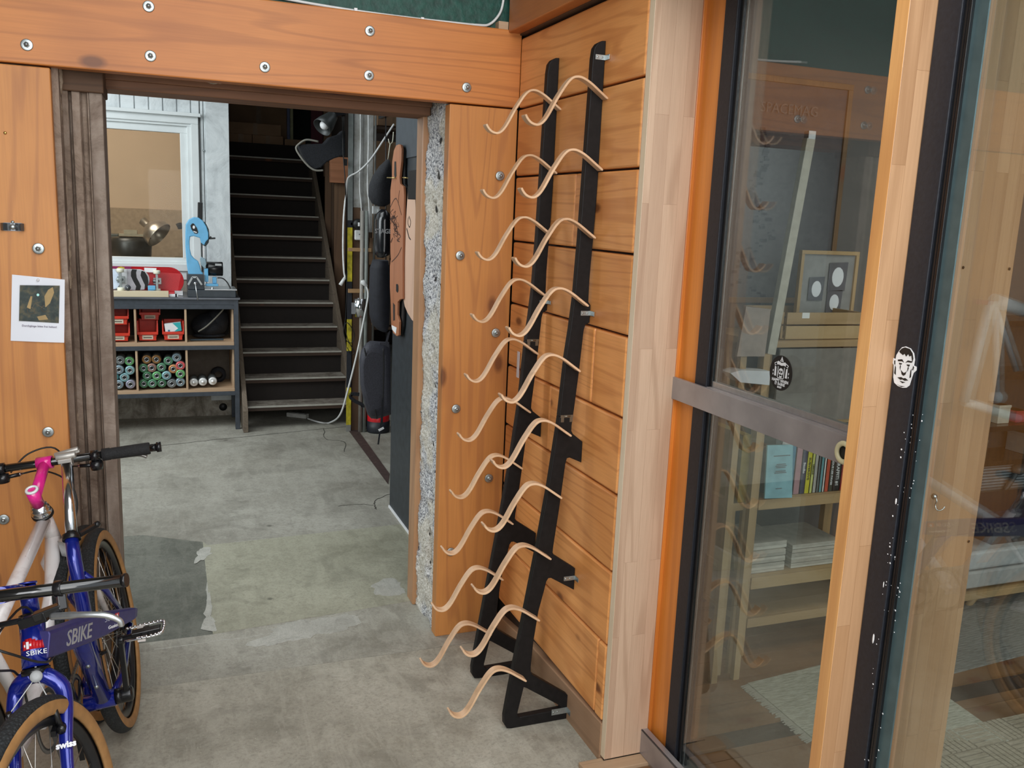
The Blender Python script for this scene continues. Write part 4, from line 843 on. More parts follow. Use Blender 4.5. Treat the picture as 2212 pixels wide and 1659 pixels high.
m=MB(); m.box((xa_-.1,2.985,.02),(xa_+2.0,3.018,zb-.02)); build('body',m,plain('cabinet_dark',(.10,.11,.12),.6),bl)
m=MB(); z_=zt-.05
while z_<zb-.035: m.box((xa_-.08,2.972,z_),(xa_+1.98,2.986,z_+.009)); z_+=.0145
build('rib',m,plain('rib_grey',(.36,.38,.40),.5),bl,kind='stuff')
lp=thing('desk_lamp',(xa_+.9,2.93,zt),'dark articulated lamp in front of the ribbed grey cabinet','lamp')
q=[pY(x,y,2.945) for x,y in((2146,1118),(2160,1076),(2196,1022),(2212,1005))]; m=MB(); m.tube(q,.012,8); m.ball(pY(2200,1014,2.945),.03,10); build('arm',m,plain('lamp_grey',(.10,.10,.10),.4),lp); m=MB(); m.box(pY(2130,1128,2.945)-Vector((.03,.02,.006)),pY(2150,1122,2.945)+Vector((.03,.02,.0))); build('base',m,plain('lamp_base',(.3,.32,.32),.5),lp)
nb=thing('navy_box',(xa_+.8,2.8,zt),'long dark navy box lying across the printer','box'); q0=pY(2128,1148,2.64);q1=pY(2212,1112,2.64); m=MB(); m.box((q0.x,2.66,q0.z-.0),(q0.x+.8,2.90,q1.z+.02)); build('body',m,plain('navy',(.008,.010,.03),.4),nb,bev=.004); m=MB(); m.box((q0.x+.1,2.68,zt-.002),(q0.x+.7,2.9,q0.z)); build('support',m,plain('rack_dark',(.05,.055,.06),.5),nb)
sb=thing('dark_shelf',(3.7,2.95,1.0),'black open shelf with tools above the ribbed cabinet','shelf')
m=MB(); zs=[pY(2190,y,2.95).z for y in(690,800,905,975)]
for z_ in zs: m.box((xa_-.1,2.80,z_-.012),(xa_+2,3.01,z_+.012))
m.box((xa_-.12,2.80,zs[-1]+.001),(xa_-.1,3.01,zs[0])); build('shelf',m,BMET,sb); m=MB(); m.box((xa_-.1,2.995,zs[-1]),(xa_+2,3.015,zs[0])); build('back',m,plain('shelf_back_dark',(.03,.035,.04),.7),sb)
CI=[0,2,1,3,4,1,2,0,3]
for i in range(9):
    x=xa_+.05+i*.11; h=random.uniform(.05,.12); z_=zs[random.choice((1,2,3))]+.0125; c=((.35,.30,.2),(.4,.03,.03),(.2,.22,.22),(.12,.13,.10),(.5,.48,.4))[CI[i]]
    m=MB(); m.box((x,2.84,z_),(x+.07,2.96,z_+h)); m.box((x-.002,2.838,z_+h*.85),(x+.072,2.962,z_+h)); tag(build('storage_box',m,plain('box_tone_%d'%i,c,.6),bev=.002),['tan','red','teal grey','olive','cream'][CI[i]]+' lidded box on the black office shelf, '+['first','second','third','fourth','fifth','sixth','seventh','eighth','ninth'][i]+' from its left end','box','small boxes on the black shelf')
# bicycle frame hung on the front wall, out of view at the left, mirrored in the nearer glass
def virt(px,py,Y):
    p=pY(px,py,Y); return Vector((2*(XS+.013)-p.x,Y,p.z))
hf=thing('bare_bicycle_frame',virt(2140,750,2.9),'white bare bicycle frame mirrored in the nearer glass pane','bicycle frame')
Y_=2.9
def T(a,b,r,nm='tube',mt=WPNT):
    m=MB(); m.cyl(virt(*a,Y_),virt(*b,Y_),r,10); build(nm,m,mt,hf)
FRM=plain('bright_white_frame',(.85,.85,.85),.3)
T((2082,868),(2138,650),.022,'fork_leg',FRM); T((2145,648),(2212,672),.03,'top_tube',FRM); T((2082,868),(2200,905),.02,'chain_stay',FRM); T((2150,660),(2152,855),.015,'seat_tube',FRM); T((2150,665),(2195,800),.013,'seat_stay',FRM)
m=MB(); m.ball(virt(2151,858,Y_),.03,12); build('bottom_bracket',m,FRM,hf)
m=MB(); q=virt(2100,643,Y_); m.bar(virt(2105,651,Y_),virt(2150,655,Y_),.02,.02); build('brake_bridge',m,plain('dull_red',(.4,.08,.05),.4),hf)
# ================================================================ back room contents
YF=6.55
wbn=thing('workbench',(-.3,6.75,0),'dark grey steel framed workbench with plywood bays along the back wall','workbench')
XB0,XB1=-1.35,.462; YK=6.98; ZT=.955
leg=lambda x,y,z1:(MB().box((x,y,0),(x+.032,y+.032,z1)))
for x in(XB0,XB1-.032):
    for y in(YF,YK-.032): build('leg',leg(x,y,ZT-.012),DGREY,wbn,bev=.002)
for z in(.283,.617,.905):
    m=MB(); m.box((XB0+.03,YF,z-.03),(XB1-.03,YF+.03,z)); build('front_rail',m,DGREY,wbn,bev=.002)
    m=MB(); m.box((XB1-.03,YF+.03,z-.03),(XB1,YK-.03,z)); build('side_rail',m,DGREY,wbn,bev=.002)
m=MB(); m.box((XB0,YF,.905),(XB1-.028,YF+.034,.943)); build('front_rail',m,DGREY,wbn,bev=.002)
m=MB(); m.box((XB0-.01,YF-.014,.943),(XB1+.012,YK,.958)); build('bench_top',m,plain('scuffed_steel_top',(.14,.15,.17),.3,.6,.2,6),wbn,bev=.002)
for z0,z1 in((.283,.303),(.617,.642)):
    m=MB(); m.box((XB0+.03,YF+.004,z0),(XB1-.033,YK-.03,z1)); build('plywood_shelf',m,PLY,wbn,bev=.001)
for x in(-.98,-.224,.101):
    for z0,z1 in((.303,.587),(.642,.905)): m=MB(); m.box((x,YF+.006,z0),(x+.014,YK-.05,z1)); build('divider',m,PLY,wbn,bev=.001)
m=MB(); m.box((XB1-.045,YF+.034,.303),(XB1-.033,YK-.05,.905)); build('end_panel',m,PLY,wbn)
DKB=plain('bench_back_dark',(.03,.025,.02),.9)
m=MB(); m.box((XB0+.03,YK-.05,.642),(.101,YK-.04,.905)); m.box((XB0+.03,YK-.05,.303),(.101,YK-.04,.59)); m.box((.115,YK-.05,.642),(XB1-.045,YK-.04,.905)); build('back_panel',m,DKB,wbn); m=MB(); m.box((.115,YK-.05,.303),(XB1-.045,YK-.04,.59)); build('back_panel',m,plain('bay_back_brown',(.11,.09,.07),.85),wbn)
# red storage bins
def bin_(px0,px1,pyt,pyb,Y,label,deep=.17,txt=True):
    a=pY(px0,pyb,Y);b=pY(px1,pyb,Y);zt=pY(px0,pyt,Y).z; z0=a.z; w=b.x-a.x; h=zt-z0; t=thing('storage_bin',(a.x+w/2,Y+.08,z0),label,'bin','red open-front storage bins in the workbench')
    x0,x1=a.x,b.x; m=MB(); th=.004; i=.012
    fh=h*.36
    m.box((x0+i,Y+.012,z0),(x1-i,Y+deep,z0+th)); m.box((x0+i,Y+deep-th,z0),(x1-i,Y+deep,zt))
    for x,s in((x0+.004,1),(x1-.004,-1)):
        m.prism([Vector((x+s*i,Y+.012,z0)),Vector((x+s*i,Y+deep,z0)),Vector((x,Y+deep,zt)),Vector((x,Y+.045,zt)),Vector((x,Y+.028,z0+fh+.01)),Vector((x,Y+.002,z0+fh))],(s*th,0,0))
    m.box((x0+i,Y+.006,z0),(x1-i,Y+.010,z0+fh))
    m.box((x0-.001,Y-.004,z0+fh-.006),(x1+.001,Y+.010,z0+fh+.012)); build('body',m,REDB,t,bev=.0015)
    for x in(x0-.001,x1-.005):
        mm=MB(); mm.box((x,Y+.03,zt-.012),(x+.006,Y+deep,zt+.002)); mm.box((x,Y+.004,z0+fh),(x+.006,Y+.034,z0+fh+.01)); mm.bar((x+.003,Y+.03,z0+fh),(x+.003,Y+.04,zt),.006,.006); build('rim',mm,REDB,t)
    mm=MB(); mm.box((x0+w*.24,Y+.004,z0+fh*.18),(x1-w*.24,Y+.0055,z0+fh*.80)); lb=build('label_card',mm,plain('bin_label',(.62,.52,.40),.6) if 'bin_label' not in bpy.data.materials else bpy.data.materials['bin_label'],t)
    mm=MB(); mm.box((x0+w*.30,Y+.003,z0+fh*.40),(x1-w*.30,Y+.0038,z0+fh*.50)); build('print',mm,BLK,lb)
    return t
o1,o2,o3=(lambda x,y:(200+x/6.38,540+y/6.38)),0,0
def P6(x,y): return(200+x/6.38,540+y/6.38)
def binz(x0,x1,yt,yb,Y,label,**k):
    a=P6(x0,yt);b=P6(x1,yb); return bin_(a[0],b[0],a[1],b[1],Y,label,**k)
binz(205,515,1020,1258,YF+.03,'lower red bin in the left bay of the workbench')
binz(190,500,770,1030,YF+.03,'upper red bin stacked in the left bay of the workbench')
binz(618,905,985,1252,YF+.035,'lower red bin in the middle bay, left of the one holding a card box')
binz(965,1262,990,1242,YF+.03,'red bin in the middle bay with a white and teal box lying in it')
binz(648,935,735,965,YF+.12,'dim red bin stacked at the back of the middle bay',deep=.14)
t=thing('card_box',pY(375,708,YF+.05),'white and teal card box lying on the red bin in the middle bay','box')
A=[pY(*P6(x,y),YF+.055) for x,y in((1005,1135),(1228,1112),(1212,996),(988,1022))]; m=MB(); m.prism(A,(0,.03,.002)); build('box',m,WHT,t,bev=.001)
A=[pY(*P6(x,y),YF+.0535) for x,y in((1120,1126),(1228,1112),(1212,996),(1100,1008),(1180,1080))]; m=MB(); m.prism(A,(0,.001,0)); build('teal_print',m,plain('teal_print',(.03,.42,.45),.5),t)
m=MB(); a=pY(*P6(1052,1112),YF+.0535); m.box(a-Vector((.006,0,.006)),a+Vector((.006,.001,.006))); build('small_mark',m,plain('blue_mark',(.05,.2,.35),.5),t)
# spray cans
def P3(x,y): return(200+x/3.19,440+y/3.19)
cans=[(130,1055,'g','leftmost green'),(190,1078,'y','grey'),(253,1085,'G','bright green'),(120,1140,'t','teal'),(182,1143,'s','pale steel blue'),(257,1148,'c','pale cyan'),(148,1193,'t','dark teal'),(220,1197,'c','light cyan'),(122,1247,'t','teal'),(180,1246,'s','blue grey'),(262,1243,'p','grey violet'),
(373,1072,'o','rust orange'),(440,1072,'o','brown orange'),(522,1083,'g','green'),(580,1060,'s','silver blue'),(352,1133,'d','olive green'),(408,1130,'r','rose brown'),(475,1127,'g','green'),(556,1138,'O','orange'),(605,1115,'R','red'),(377,1185,'d','dark green'),(443,1185,'G','grass green'),(510,1183,'c','pale teal'),(605,1172,'G','light green'),(353,1240,'d','dark green'),(412,1238,'g','green'),(478,1237,'d','deep green'),(546,1238,'y','grey green'),(605,1230,'s','blue grey'),
(698,1232,'w','white'),(760,1227,'w','white'),(828,1223,'w','white')]
CC=dict(g=(.12,.30,.18),G=(.16,.45,.18),d=(.07,.20,.10),t=(.08,.26,.28),s=(.26,.36,.42),c=(.25,.45,.48),y=(.2,.22,.22),p=(.3,.3,.38),o=(.30,.15,.05),r=(.36,.20,.16),O=(.55,.25,.10),R=(.70,.13,.14),w=(.78,.78,.76))
rowname=lambda y:'top' if y<1100 else('second' if y<1165 else('third' if y<1212 else 'bottom'))
caps={k:plain('can_'+('ring_'+k),c,.35,.3) for k,c in CC.items()}; CANS=plain('can_dome_silver',(.45,.47,.48),.3,.8); CAPT=plain('can_side_dark',(.10,.11,.11),.4)
for i,(x,y,c,nm) in enumerate(cans):
    bay='left' if x<300 else('middle' if x<650 else 'right')
    p=pY(*P3(x,y),YF+.05); R0=.0330 if bay!='right' else .030
    if bay=='right': lab=['leftmost','middle','rightmost'][i-29]+' of the three white topped spray cans in the right bay'
    else:
        col=sorted([q[0] for q in cans if (q[0]<300)==(x<300) and q[0]<650 and rowname(q[1])==rowname(y)]).index(x)
        lab='%s spray can lying in the %s bay, %s row, %s from its left'%(nm,bay,rowname(y),['first','second','third','fourth','fifth','sixth'][col])
    yj=random.uniform(-.006,.006)
    t=thing('spray_can',(p.x,p.y+.09,p.z-R0),lab,'spray can','spray cans lying in the workbench bays')
    m=MB(); m.lathe((p.x,p.y+yj,p.z),(0,1,0),[(.0,.0),(R0-.002,.0),(R0,.003),(R0,.15),(R0-.004,.16),(0,.16)],20); build('can_body',m,CAPT,t)
    m=MB(); m.ring((p.x,p.y+yj,p.z),(0,-1,0),[(R0-.001,0),(R0-.004,.007),(R0-.015,.009),(R0-.016,0)],20); build('collar',m,caps[c],t)
    if c=='w': m=MB(); m.lathe((p.x,p.y+yj,p.z),(0,-1,0),[(R0-.014,.0),(R0-.016,.02),(0,.026)],16); build('cap',m,caps[c],t)
    else:
        m=MB(); m.lathe((p.x,p.y+yj,p.z),(0,-1,0),[(R0-.016,.006),(R0-.0175,.012),(R0-.0215,.012),(R0-.022,.004),(0,.004)],16); build('valve_cup',m,CANS,t)
        m=MB(); m.lathe((p.x,p.y+yj,p.z),(0,-1,0),[(.0085,.004),(.0075,.007),(0,.007)],10); build('valve',m,BLK,t)
# dark things in right upper bay
t=thing('black_bag',pY(470,738,YF+.2)+Vector((0,0,.0)),'black bundle with a pale curved strap in the right upper bay','bag')
m=MB(); c=Vector((.27,YF+.22,.735)); m.ball(c,1,14,sc=(.125,.12,.088)); m.ball(c+Vector((.06,.0,.03)),1,12,sc=(.08,.1,.11)); m.ball(c+Vector((-.0,-.03,-.07)),1,12,sc=(.12,.06,.018)); build('bundle',m,BLKF,t)
m=MB(); m.tube(smooth_path([pY(*P6(x,y),YF+.09) for x,y in((1455,1125),(1560,1060),(1680,950),(1790,830),(1830,760))],4),.0055,8); build('strap',m,plain('pale_strap',(.25,.24,.20),.7),t)
m=MB(); q=pY(455,738,YF+.03); m.bar(Vector((.135,YF+.05,.652)),Vector((.36,YF+.045,.655)),.018,.012); 
tag(build('dark_file',m,plain('dark_blue_tool',(.02,.035,.045),.4),bev=.003),'long dark flat tool lying at the front of the right upper bay','tool')
t=thing('black_coil',(.33,YF+.3,.303),'black coiled bundle at the back of the lower right bay','coil'); m=MB(); m.ring((.33,YF+.27,.36),(0,1,.15),[(.03,-.02),(.055,-.02),(.055,.02),(.03,.02)],20); build('coil',m,BLKF,t)
# timber lying on the bench, clamp bits
m=MB(); a=pY(*P6(1048,568),YF+.0); m.box((-.62,YF-.005,.9585),(a.x,YF+.06,.9975)); tag(build('timber_batten',m,wood('pale_planed_timber',0,(.72,.62,.44),(.66,.56,.38),(.5,.4,.25),freq=3,knot=0),bev=.002),'long pale planed batten lying on the bench in front of the skateboards','timber')
m=MB(); a=pY(*P6(1055,600),YF+.02);b=pY(*P6(1180,612),YF+.02); m.box((a.x,YF+.012,.9585),(b.x,YF+.032,.978)); t_=build('marker_pen',m,WHT,bev=.003); tag(t_,'white marker with black band beside the pale batten','pen'); m=MB(); m.box((b.x-.02,YF+.0115,.958),(b.x-.008,YF+.0325,.9785)); build('band',m,BLK,t_)
m=MB(); a=pY(*P6(1130,560),YF+.1);b=pY(*P6(1310,560),YF+.1); m.box((a.x,YF+.11,.959),(b.x-.03,YF+.16,.992)); tag(build('metal_block',m,ALU,bev=.002),'bright metal block behind the marker near the saw','block')
m=MB(); a=pY(*P6(760,500),YF+.05); m.box((a.x,YF+.07,.9985),(a.x+.05,YF+.10,1.03)); m.box((a.x,YF+.072,.9585),(a.x+.04,YF+.1,.999)); tag(build('blue_sponge',m,SAWB,bev=.004),'small light blue block between the skateboards','block')
# skateboards
def pill(x0,x1,zc,h,nose=1.0,n=16):
    r=h/2; P=[]
    for k in range(n+1): a=-math.pi/2+math.pi*k/n; P.append((x1-r*nose+math.cos(a)*r*nose,zc+math.sin(a)*r))
    for k in range(n+1): a=math.pi/2+math.pi*k/n; P.append((x0+r*nose+math.cos(a)*r*nose,zc+math.sin(a)*r))
    return P
def board(x0,x1,zb,h,Y,mat,label,trucks,cat='skateboard',name='skateboard',truckm=ZINC):
    t=thing(name,((x0+x1)/2,Y,zb),label,cat,'skateboards standing on the bench'); zc=zb+h/2
    m=MB(); m.prism([Vector((x,Y+(.02*max(0,abs(x-(x0+x1)/2)-(x1-x0)*.36)/(.14*(x1-x0))),z)) for x,z in pill(x0,x1,zc,h)],(0,.010,0)); build('deck',m,mat,t,bev=.002)
    for x in trucks:
        m=MB(); m.box((x-.027,Y-.004,zc-.022),(x+.024,Y,zc+.022)); m.lathe((x-.02,Y-.004,zc),(0,-1,0),[(.014,0),(.014,.012),(.009,.02),(0,.022)],14); m.box((x-.012,Y-.04,zc-.062),(x+.004,Y-.02,zc+.062)); m.tube([(x+.006,Y-.004,zc),(x-.004,Y-.03,zc)],.009,8); tr=build('truck',m,truckm,t,bev=.001)
        for s in(-1,1):
            w=MB(); w.lathe((x-.004,Y-.03,zc+s*.064-.013),(0,0,1),[(0,0),(.020,0),(.0235,.004),(.0235,.022),(.020,.026),(0,.026)],20); build('wheel',w,CREAM,tr)
    return t
zf=pY(*P6(300,555),YF+.08).z
A0=pY(*P6(785,400),YF+.10).x
bs=board(-.93,A0,.9985,pY(*P6(500,262),YF+.10).z-.9985,YF+.085,WHT,'skateboard with white and black wavy striped tail standing before the red one',[pY(*P6(395,400),YF+.06).x])
def SP(x,y,Y): return pY(*P6(x,y),Y)
YG=YF+.0835
def decal(name,ptss,mat,par,Y=YG,th=.0008):
    for pts in ptss: m=MB(); m.prism([SP(x,y,Y) for x,y in pts],(0,th,0)); build(name,m,mat,par)
decal('stripe',[[(545,265),(612,270),(600,310),(608,380),(640,440),(668,500),(655,552),(590,552),(600,500),(560,430),(528,360),(530,300)],
 [(680,285),(720,300),(760,370),(770,440),(765,490),(715,545),(720,480),(690,420),(660,350),(670,300)]],BLK,bs)
decal('grey_field',[[(470,262),(545,265),(530,300),(528,360),(560,430),(600,500),(590,552),(540,552),(480,470)],[(612,272),(680,285),(670,300),(660,350),(690,420),(720,480),(715,545),(655,550),(668,500),(640,440),(608,380),(600,310)]],plain('stripe_grey',(.42,.40,.43),.5),bs,YG+.0003)
decal('white_blob',[[(165,290),(230,262),(300,270),(350,330),(380,400),(378,470),(330,530),(250,550),(165,550)]],plain('pale_blue_white',(.60,.68,.80),.5),bs,YG+.0003)
decal('black_patch',[[(163,330),(185,318),(220,340),(232,385),(210,420),(165,420)],[(172,470),(205,450),(245,470),(255,510),(230,545),(180,545)]],BLK,bs)
decal('red_spot',[[(180,350),(205,355),(210,380),(185,385)],[(195,490),(222,490),(225,512),(200,515)]],plain('red_spot',(.7,.06,.05),.5),bs,YG-.0006)
xr_=SP(1258,400,YF+.16)
br=board(-.80,xr_.x,.959,SP(1000,235,YF+.16).z-.959,YF+.15,REDM,'plain red skateboard standing behind the striped one',[SP(895,400,YF+.11).x])
YG2=YF+.148; decal('paper_tag',[[(712,243),(880,250),(875,310),(712,305)]],WHT,br,YG2); decal('maroon_band',[[(155,222),(540,232),(520,262),(155,250)]],plain('maroon_band',(.22,.01,.09),.5),br,YG2); decal('yellow_badge',[[(345,240),(395,228),(440,242),(440,262),(345,262)]],YEL,br,YG2-.0008)
m=MB(); q=SP(485,505,YF+.03); m.ball((q.x,YF+.035,q.z-.0),.0,4); m=MB(); m.lathe((q.x,YF+.04,1.018),(0,-1,0),[(0,0),(.0195,0),(.0195,.02),(.014,.026),(0,.028)],20); w_=build('dark_wheel',m,plain('dark_wheel',(.05,.055,.065),.4),bs); m=MB(); m.lathe((q.x,YF+.0115,1.018),(0,-1,0),[(0,0),(.005,0),(.004,.004),(0,.004)],10); build('bearing',m,ZINC,w_)
# ---- band saw
sw=thing('band_saw',(.26,6.62,.958),'light blue portable band saw with black motor on a dark base','band saw')
def S3(x,y,Y=6.58): return pY(180+x/3.77,140+y/3.77,Y)
out=[(835,1300),(860,1260),(900,1240),(940,1245),(975,1270),(1005,1320),(1020,1370),(1020,1420),(1000,1440),(985,1470),(960,1450),(950,1410),(915,1400),(900,1395),(870,1400),(866,1440),(868,1500),(880,1550),(905,1580),(935,1600),(950,1640),(960,1680),(975,1700),(975,1740),(880,1740),(855,1700),(845,1640),(838,1560),(832,1480),(832,1380)]
fo=[S3(x,y) for x,y in out]; m=MB(); m.prism(fo,(0,.07,0)); build('c_frame',m,SAWB,sw,bev=.005)
m=MB(); m.prism([S3(x,y,6.577) for x,y in((872,1310),(885,1292),(900,1292),(925,1330),(935,1362),(925,1375),(905,1372),(880,1340))],(0,.004,0)); pl_=build('name_plate',m,BLK,sw)
m=MB(); m.prism([S3(x,y,6.5755) for x,y in ell(900,1322,10,14,10)],(0,.002,0)); m.prism([S3(x,y,6.5755) for x,y in((895,1352),(925,1362),(922,1370),(900,1362))],(0,.002,0)); build('badge',m,WHT,pl_)
m=MB(); m.prism([S3(x,y,6.60) for x,y in((960,1290),(985,1275),(1003,1300),(1022,1340),(1028,1400),(1020,1450),(998,1478),(975,1475),(965,1440),(1000,1410),(995,1350))],(0,.05,0)); build('wheel_cover',m,plain('saw_dark_teal',(.03,.06,.07),.4),sw,bev=.003)
m=MB(); m.bar(S3(950,1270,6.62),S3(952,1120,6.62),.032,.03,(0,1,0)); build('grip_handle',m,BLK,sw,bev=.004)
m=MB(); m.bar(S3(1015,1415,6.6),S3(1075,1412,6.59),.012,.012); m.bar(S3(1030,1415,6.6),S3(1040,1398,6.6),.008,.012); build('lever',m,BLK,sw,bev=.002)
m=MB(); m.box(S3(972,1470,6.60),S3(985,1600,6.604)); build('blade',m,ALU,sw)
m=MB(); a=S3(1000,1640,6.6); b=S3(1138,1648,6.6); m.lathe((a.x,6.64,a.z-.02),(1,0,0),[(0,0),(.045,0),(.05,.006),(.05,b.x-a.x-.004),(.046,b.x-a.x),(0,b.x-a.x)],24); mo=build('motor',m,BMET,sw); m=MB(); m.box((a.x+.06,6.588,a.z+.005),(b.x-.01,6.592,a.z+.02)); build('rating_plate',m,GREYP,mo)
m=MB(); m.prism([SP(x,y,6.575) for x,y in((1480,120),(1500,95),(1560,125),(1570,200),(1545,260),(1500,210))],(0,.03,0)); build('vise_jaw',m,plain('worn_blue_steel',(.25,.36,.42),.4,.5),sw,bev=.002)
m=MB(); m.box(SP(1545,440,6.58),SP(1590,250,6.62)); m.box(SP(1562,500,6.57),SP(1728,460,6.62)); m.box(SP(1655,460,6.60),SP(1705,370,6.64)); build('pivot_bracket',m,SAWB,sw,bev=.003)
b0=SP(1312,655,6.55); b1=SP(1975,555,6.55)
m=MB(); m.box((b0.x,6.545,.9585),(b1.x,6.80,b1.z)); m.box((b0.x,6.56,b1.z),(SP(1540,500,6.56).x,6.8,SP(1540,335,6.56).z)); build('base',m,plain('saw_base_dark',(.045,.055,.065),.4,.3),sw,bev=.004)
m=MB(); m.box((SP(1545,500,6.55).x,6.54,b1.z),(b1.x+.006,6.82,b1.z+.006)); m.lathe((SP(1650,500,6.55).x,6.56,b1.z),(0,0,1),[(.008,0),(.008,.018),(0,.02)],10); build('table_plate',m,ALU,sw)
m=MB(); c=SP(1415,460,6.54); 
for s,e in((-1,(1318,480)),(1,(1505,480))): q=SP(*e,6.545); m.bar(SP(1375,375,6.545) if s<0 else SP(1435,375,6.545),q,.012,.01,(0,1,0))
m.bar(SP(1370,375,6.545),SP(1440,375,6.545),.012,.01,(0,1,0)); build('clamp_yoke',m,GREYP,sw)
m=MB(); m.lathe(c,(0,-1,0),[(.011,-.01),(.011,.015),(.006,.018),(0,.018)],14); cr_=build('clamp_screw',m,CHROME,sw); m=MB(); m.cyl(SP(1418,480,6.52),SP(1452,692,6.515),.004,8); build('crank_bar',m,ALU,cr_)
m=MB(); m.tube(smooth_path([SP(x,y,6.62) for x,y in((1720,385),(1790,390),(1850,440),(1890,510),(1910,560))],4),.004,6); build('cable',m,BLK,sw)
# ---- lamp and desk gear behind the window
Yw=8.08
def S4(x,y,Y=Yw): return pY(180+x/3.77,140+y/3.77,Y)
dl=thing('studio_lamp',S4(575,1600),'silver dome desk lamp on a curved arm behind the white window','lamp')
q=S4(530,1310); m=MB(); ax=(S4(600,1370)-S4(530,1310)).normalized()+Vector((0,-.4,0)); m.lathe(q,ax,[(.02,-.07),(.035,-.065),(.035,-.01),(.045,.0),(.085,.03),(.115,.075),(.12,.12)],24); build('shade',m,plain('satin_nickel',(.42,.38,.32),.3,.85),dl)
m=MB(); m.tube(smooth_path([S4(x,y) for x,y in((505,1300),(478,1290),(480,1262),(500,1270))],5),.006,6); m.tube([S4(505,1340,8.08),S4(545,1420,8.08)],.01,6); build('arm',m,plain('lamp_arm',(.2,.17,.13),.4,.6),dl)
zd=S4(560,1700).z
de=thing('studio_desk',(-.6,8.4,0),'beige desk seen through the white window','desk'); m=MB(); m.box((-1.6,8.0,zd-.03),(.35,8.8,zd)); build('desk_top',m,BEI,de)
for x in(-1.55,.28): m=MB(); m.box((x,8.05,0),(x+.05,8.7,zd-.03)); build('leg',m,BEI,de)
sw_=thing('sewing_machine',(S4(400,1500).x,8.3,zd),'dark grey machine with yellow edge behind the window','machine')
m=MB(); m.box(S4(280,1400,8.2),S4(500,1500,8.5)); m.lathe(S4(390,1520,8.3),(0,0,1),[(.06,-.12),(.16,-.05),(.17,.08),(.15,.12),(0,.12)],20); build('body',m,plain('machine_black',(.03,.028,.024),.35),sw_,bev=.01); m=MB(); m.box(S4(290,1392,8.19),S4(490,1378,8.3)); m.box(S4(330,1375,8.2),S4(440,1345,8.3)); build('top_parts',m,plain('pale_plate',(.3,.26,.18),.4),sw_); m=MB(); m.box(S4(500,1400,8.2),S4(555,1460,8.3)); m.box(S4(380,1500,8.25),S4(400,1700,8.3)); build('side_unit',m,BMET,sw_)
gr=thing('grey_machine',(S4(225,1450).x,8.3,zd),'grey glassy box machine at the left edge of the studio window','machine')
m=MB(); m.box(S4(120,1420,8.55),S4(295,1372,8.75)); m.box(S4(160,1640,8.55),S4(265,1420,8.75)); build('body',m,plain('machine_greenish',(.08,.085,.075),.25),gr,bev=.006)
m=MB(); m.tube(smooth_path([S4(x,y,8.6) for x,y in((760,1312),(790,1300),(800,1320),(770,1322))],4),.018,6); tag(build('black_wall_hook',m,BLK),'small black item on the beige studio wall','hook')
m=MB(); m.box(S4(745,1580,8.1),S4(800,1560,8.15)); m.box(S4(620,1575,8.2),S4(740,1562,8.3)); tag(build('desk_clutter',m,plain('clutter',(.25,.2,.13),.6)),'small tan block on the studio desk at the window corner','block')
m=MB(); m.box(S4(120,1390,8.7),S4(320,1690,8.75)); 
# ---- power strip and white cable
q0=pZ(622,899,.0); q1=pZ(664,904,.0); ps=thing('power_strip',(q0+q1)/2,'white power strip lying on the floor below the stairs','power strip')
m=MB(); m.bar(q0+Vector((0,0,.018)),q1+Vector((0,0,.018)),.05,.034); build('housing',m,plain('strip_white',(.50,.50,.47),.5),ps,bev=.005)
m=MB(); 
for k in(.25,.5,.75): p=q0.lerp(q1,k)+Vector((0,0,.035)); m.lathe(p,(0,0,1),[(0,0),(.015,0),(.015,.001),(0,.001)],12)
build('socket',m,GREYP,ps)
pts=[pZ(664,904,.02),pZ(690,912,.01),pZ(712,913,.008),pY(735,895,6.3),pY(752,840,6.25),pY(772,760,6.22),pY(786,690,6.2),pY(795,640,6.2),pY(791,618,6.2),pY(784,610,6.2)]
m=MB(); m.tube(smooth_path(pts,6),.0065,8); m.lathe(pY(782,608,6.2),(pY(790,616,6.2)-pY(782,608,6.2)),[(0,-.01),(.018,0),(.014,.03),(.007,.05)],12); cb=build('extension_cable',m,WCAB); tag(cb,'white extension cable curving from the power strip up beside the post','cable')
# ---- posts
YP=6.35
def colbox(name,px0,px1,py0,py1,Y,mat,label,cat,dy=.06,zb=None,bev=.002,**k):
    a=pY(px0,(py0+py1)/2,Y);b=pY(px1,(py0+py1)/2,Y); z0=pY(px0,py1,Y).z if zb is None else zb; z1=pY(px0,py0,Y).z
    m=MB(); m.box((a.x,Y,z0),(b.x,Y+dy,z1)); return build(name,m,mat,bev=bev,**k)
tp=thing('timber_post',(1.27,YP+.05,0),'brown timber post whitewashed on its upper half with cables running down','post')
x0,x1=1.235,1.300
m=MB(); m.box((x0,YP,0),(x1,YP+.08,1.62)); build('lower_post',m,wood('post_timber',2,(.17,.095,.05),(.12,.065,.035),(.05,.025,.012),freq=5,rough=.7),tp,bev=.003)
m=MB(); m.box((x0,YP,1.62),(x1,YP+.08,3.2)); build('whitewashed_post',m,mortar('whitewash',(.30,.28,.24),(.46,.46,.44),(.62,.63,.62),8),tp,bev=.003)
m=MB(); m.box((x1+.001,YP+.01,1.45),(x1+.075,YP+.10,3.2)); build('whitewashed_board',m,bpy.data.materials['whitewash'],tp,bev=.003)
m=MB(); m.box((x1+.001,YP+.03,.0),(x1+.02,YP+.10,1.45)); build('dark_side_board',m,OLDW[2],tp)
m=MB(); m.tube([(x1+.085,YP,3.2),(x1+.085,YP,0)],.008,8); build('conduit',m,plain('grey_conduit',(.13,.13,.12),.5),tp)
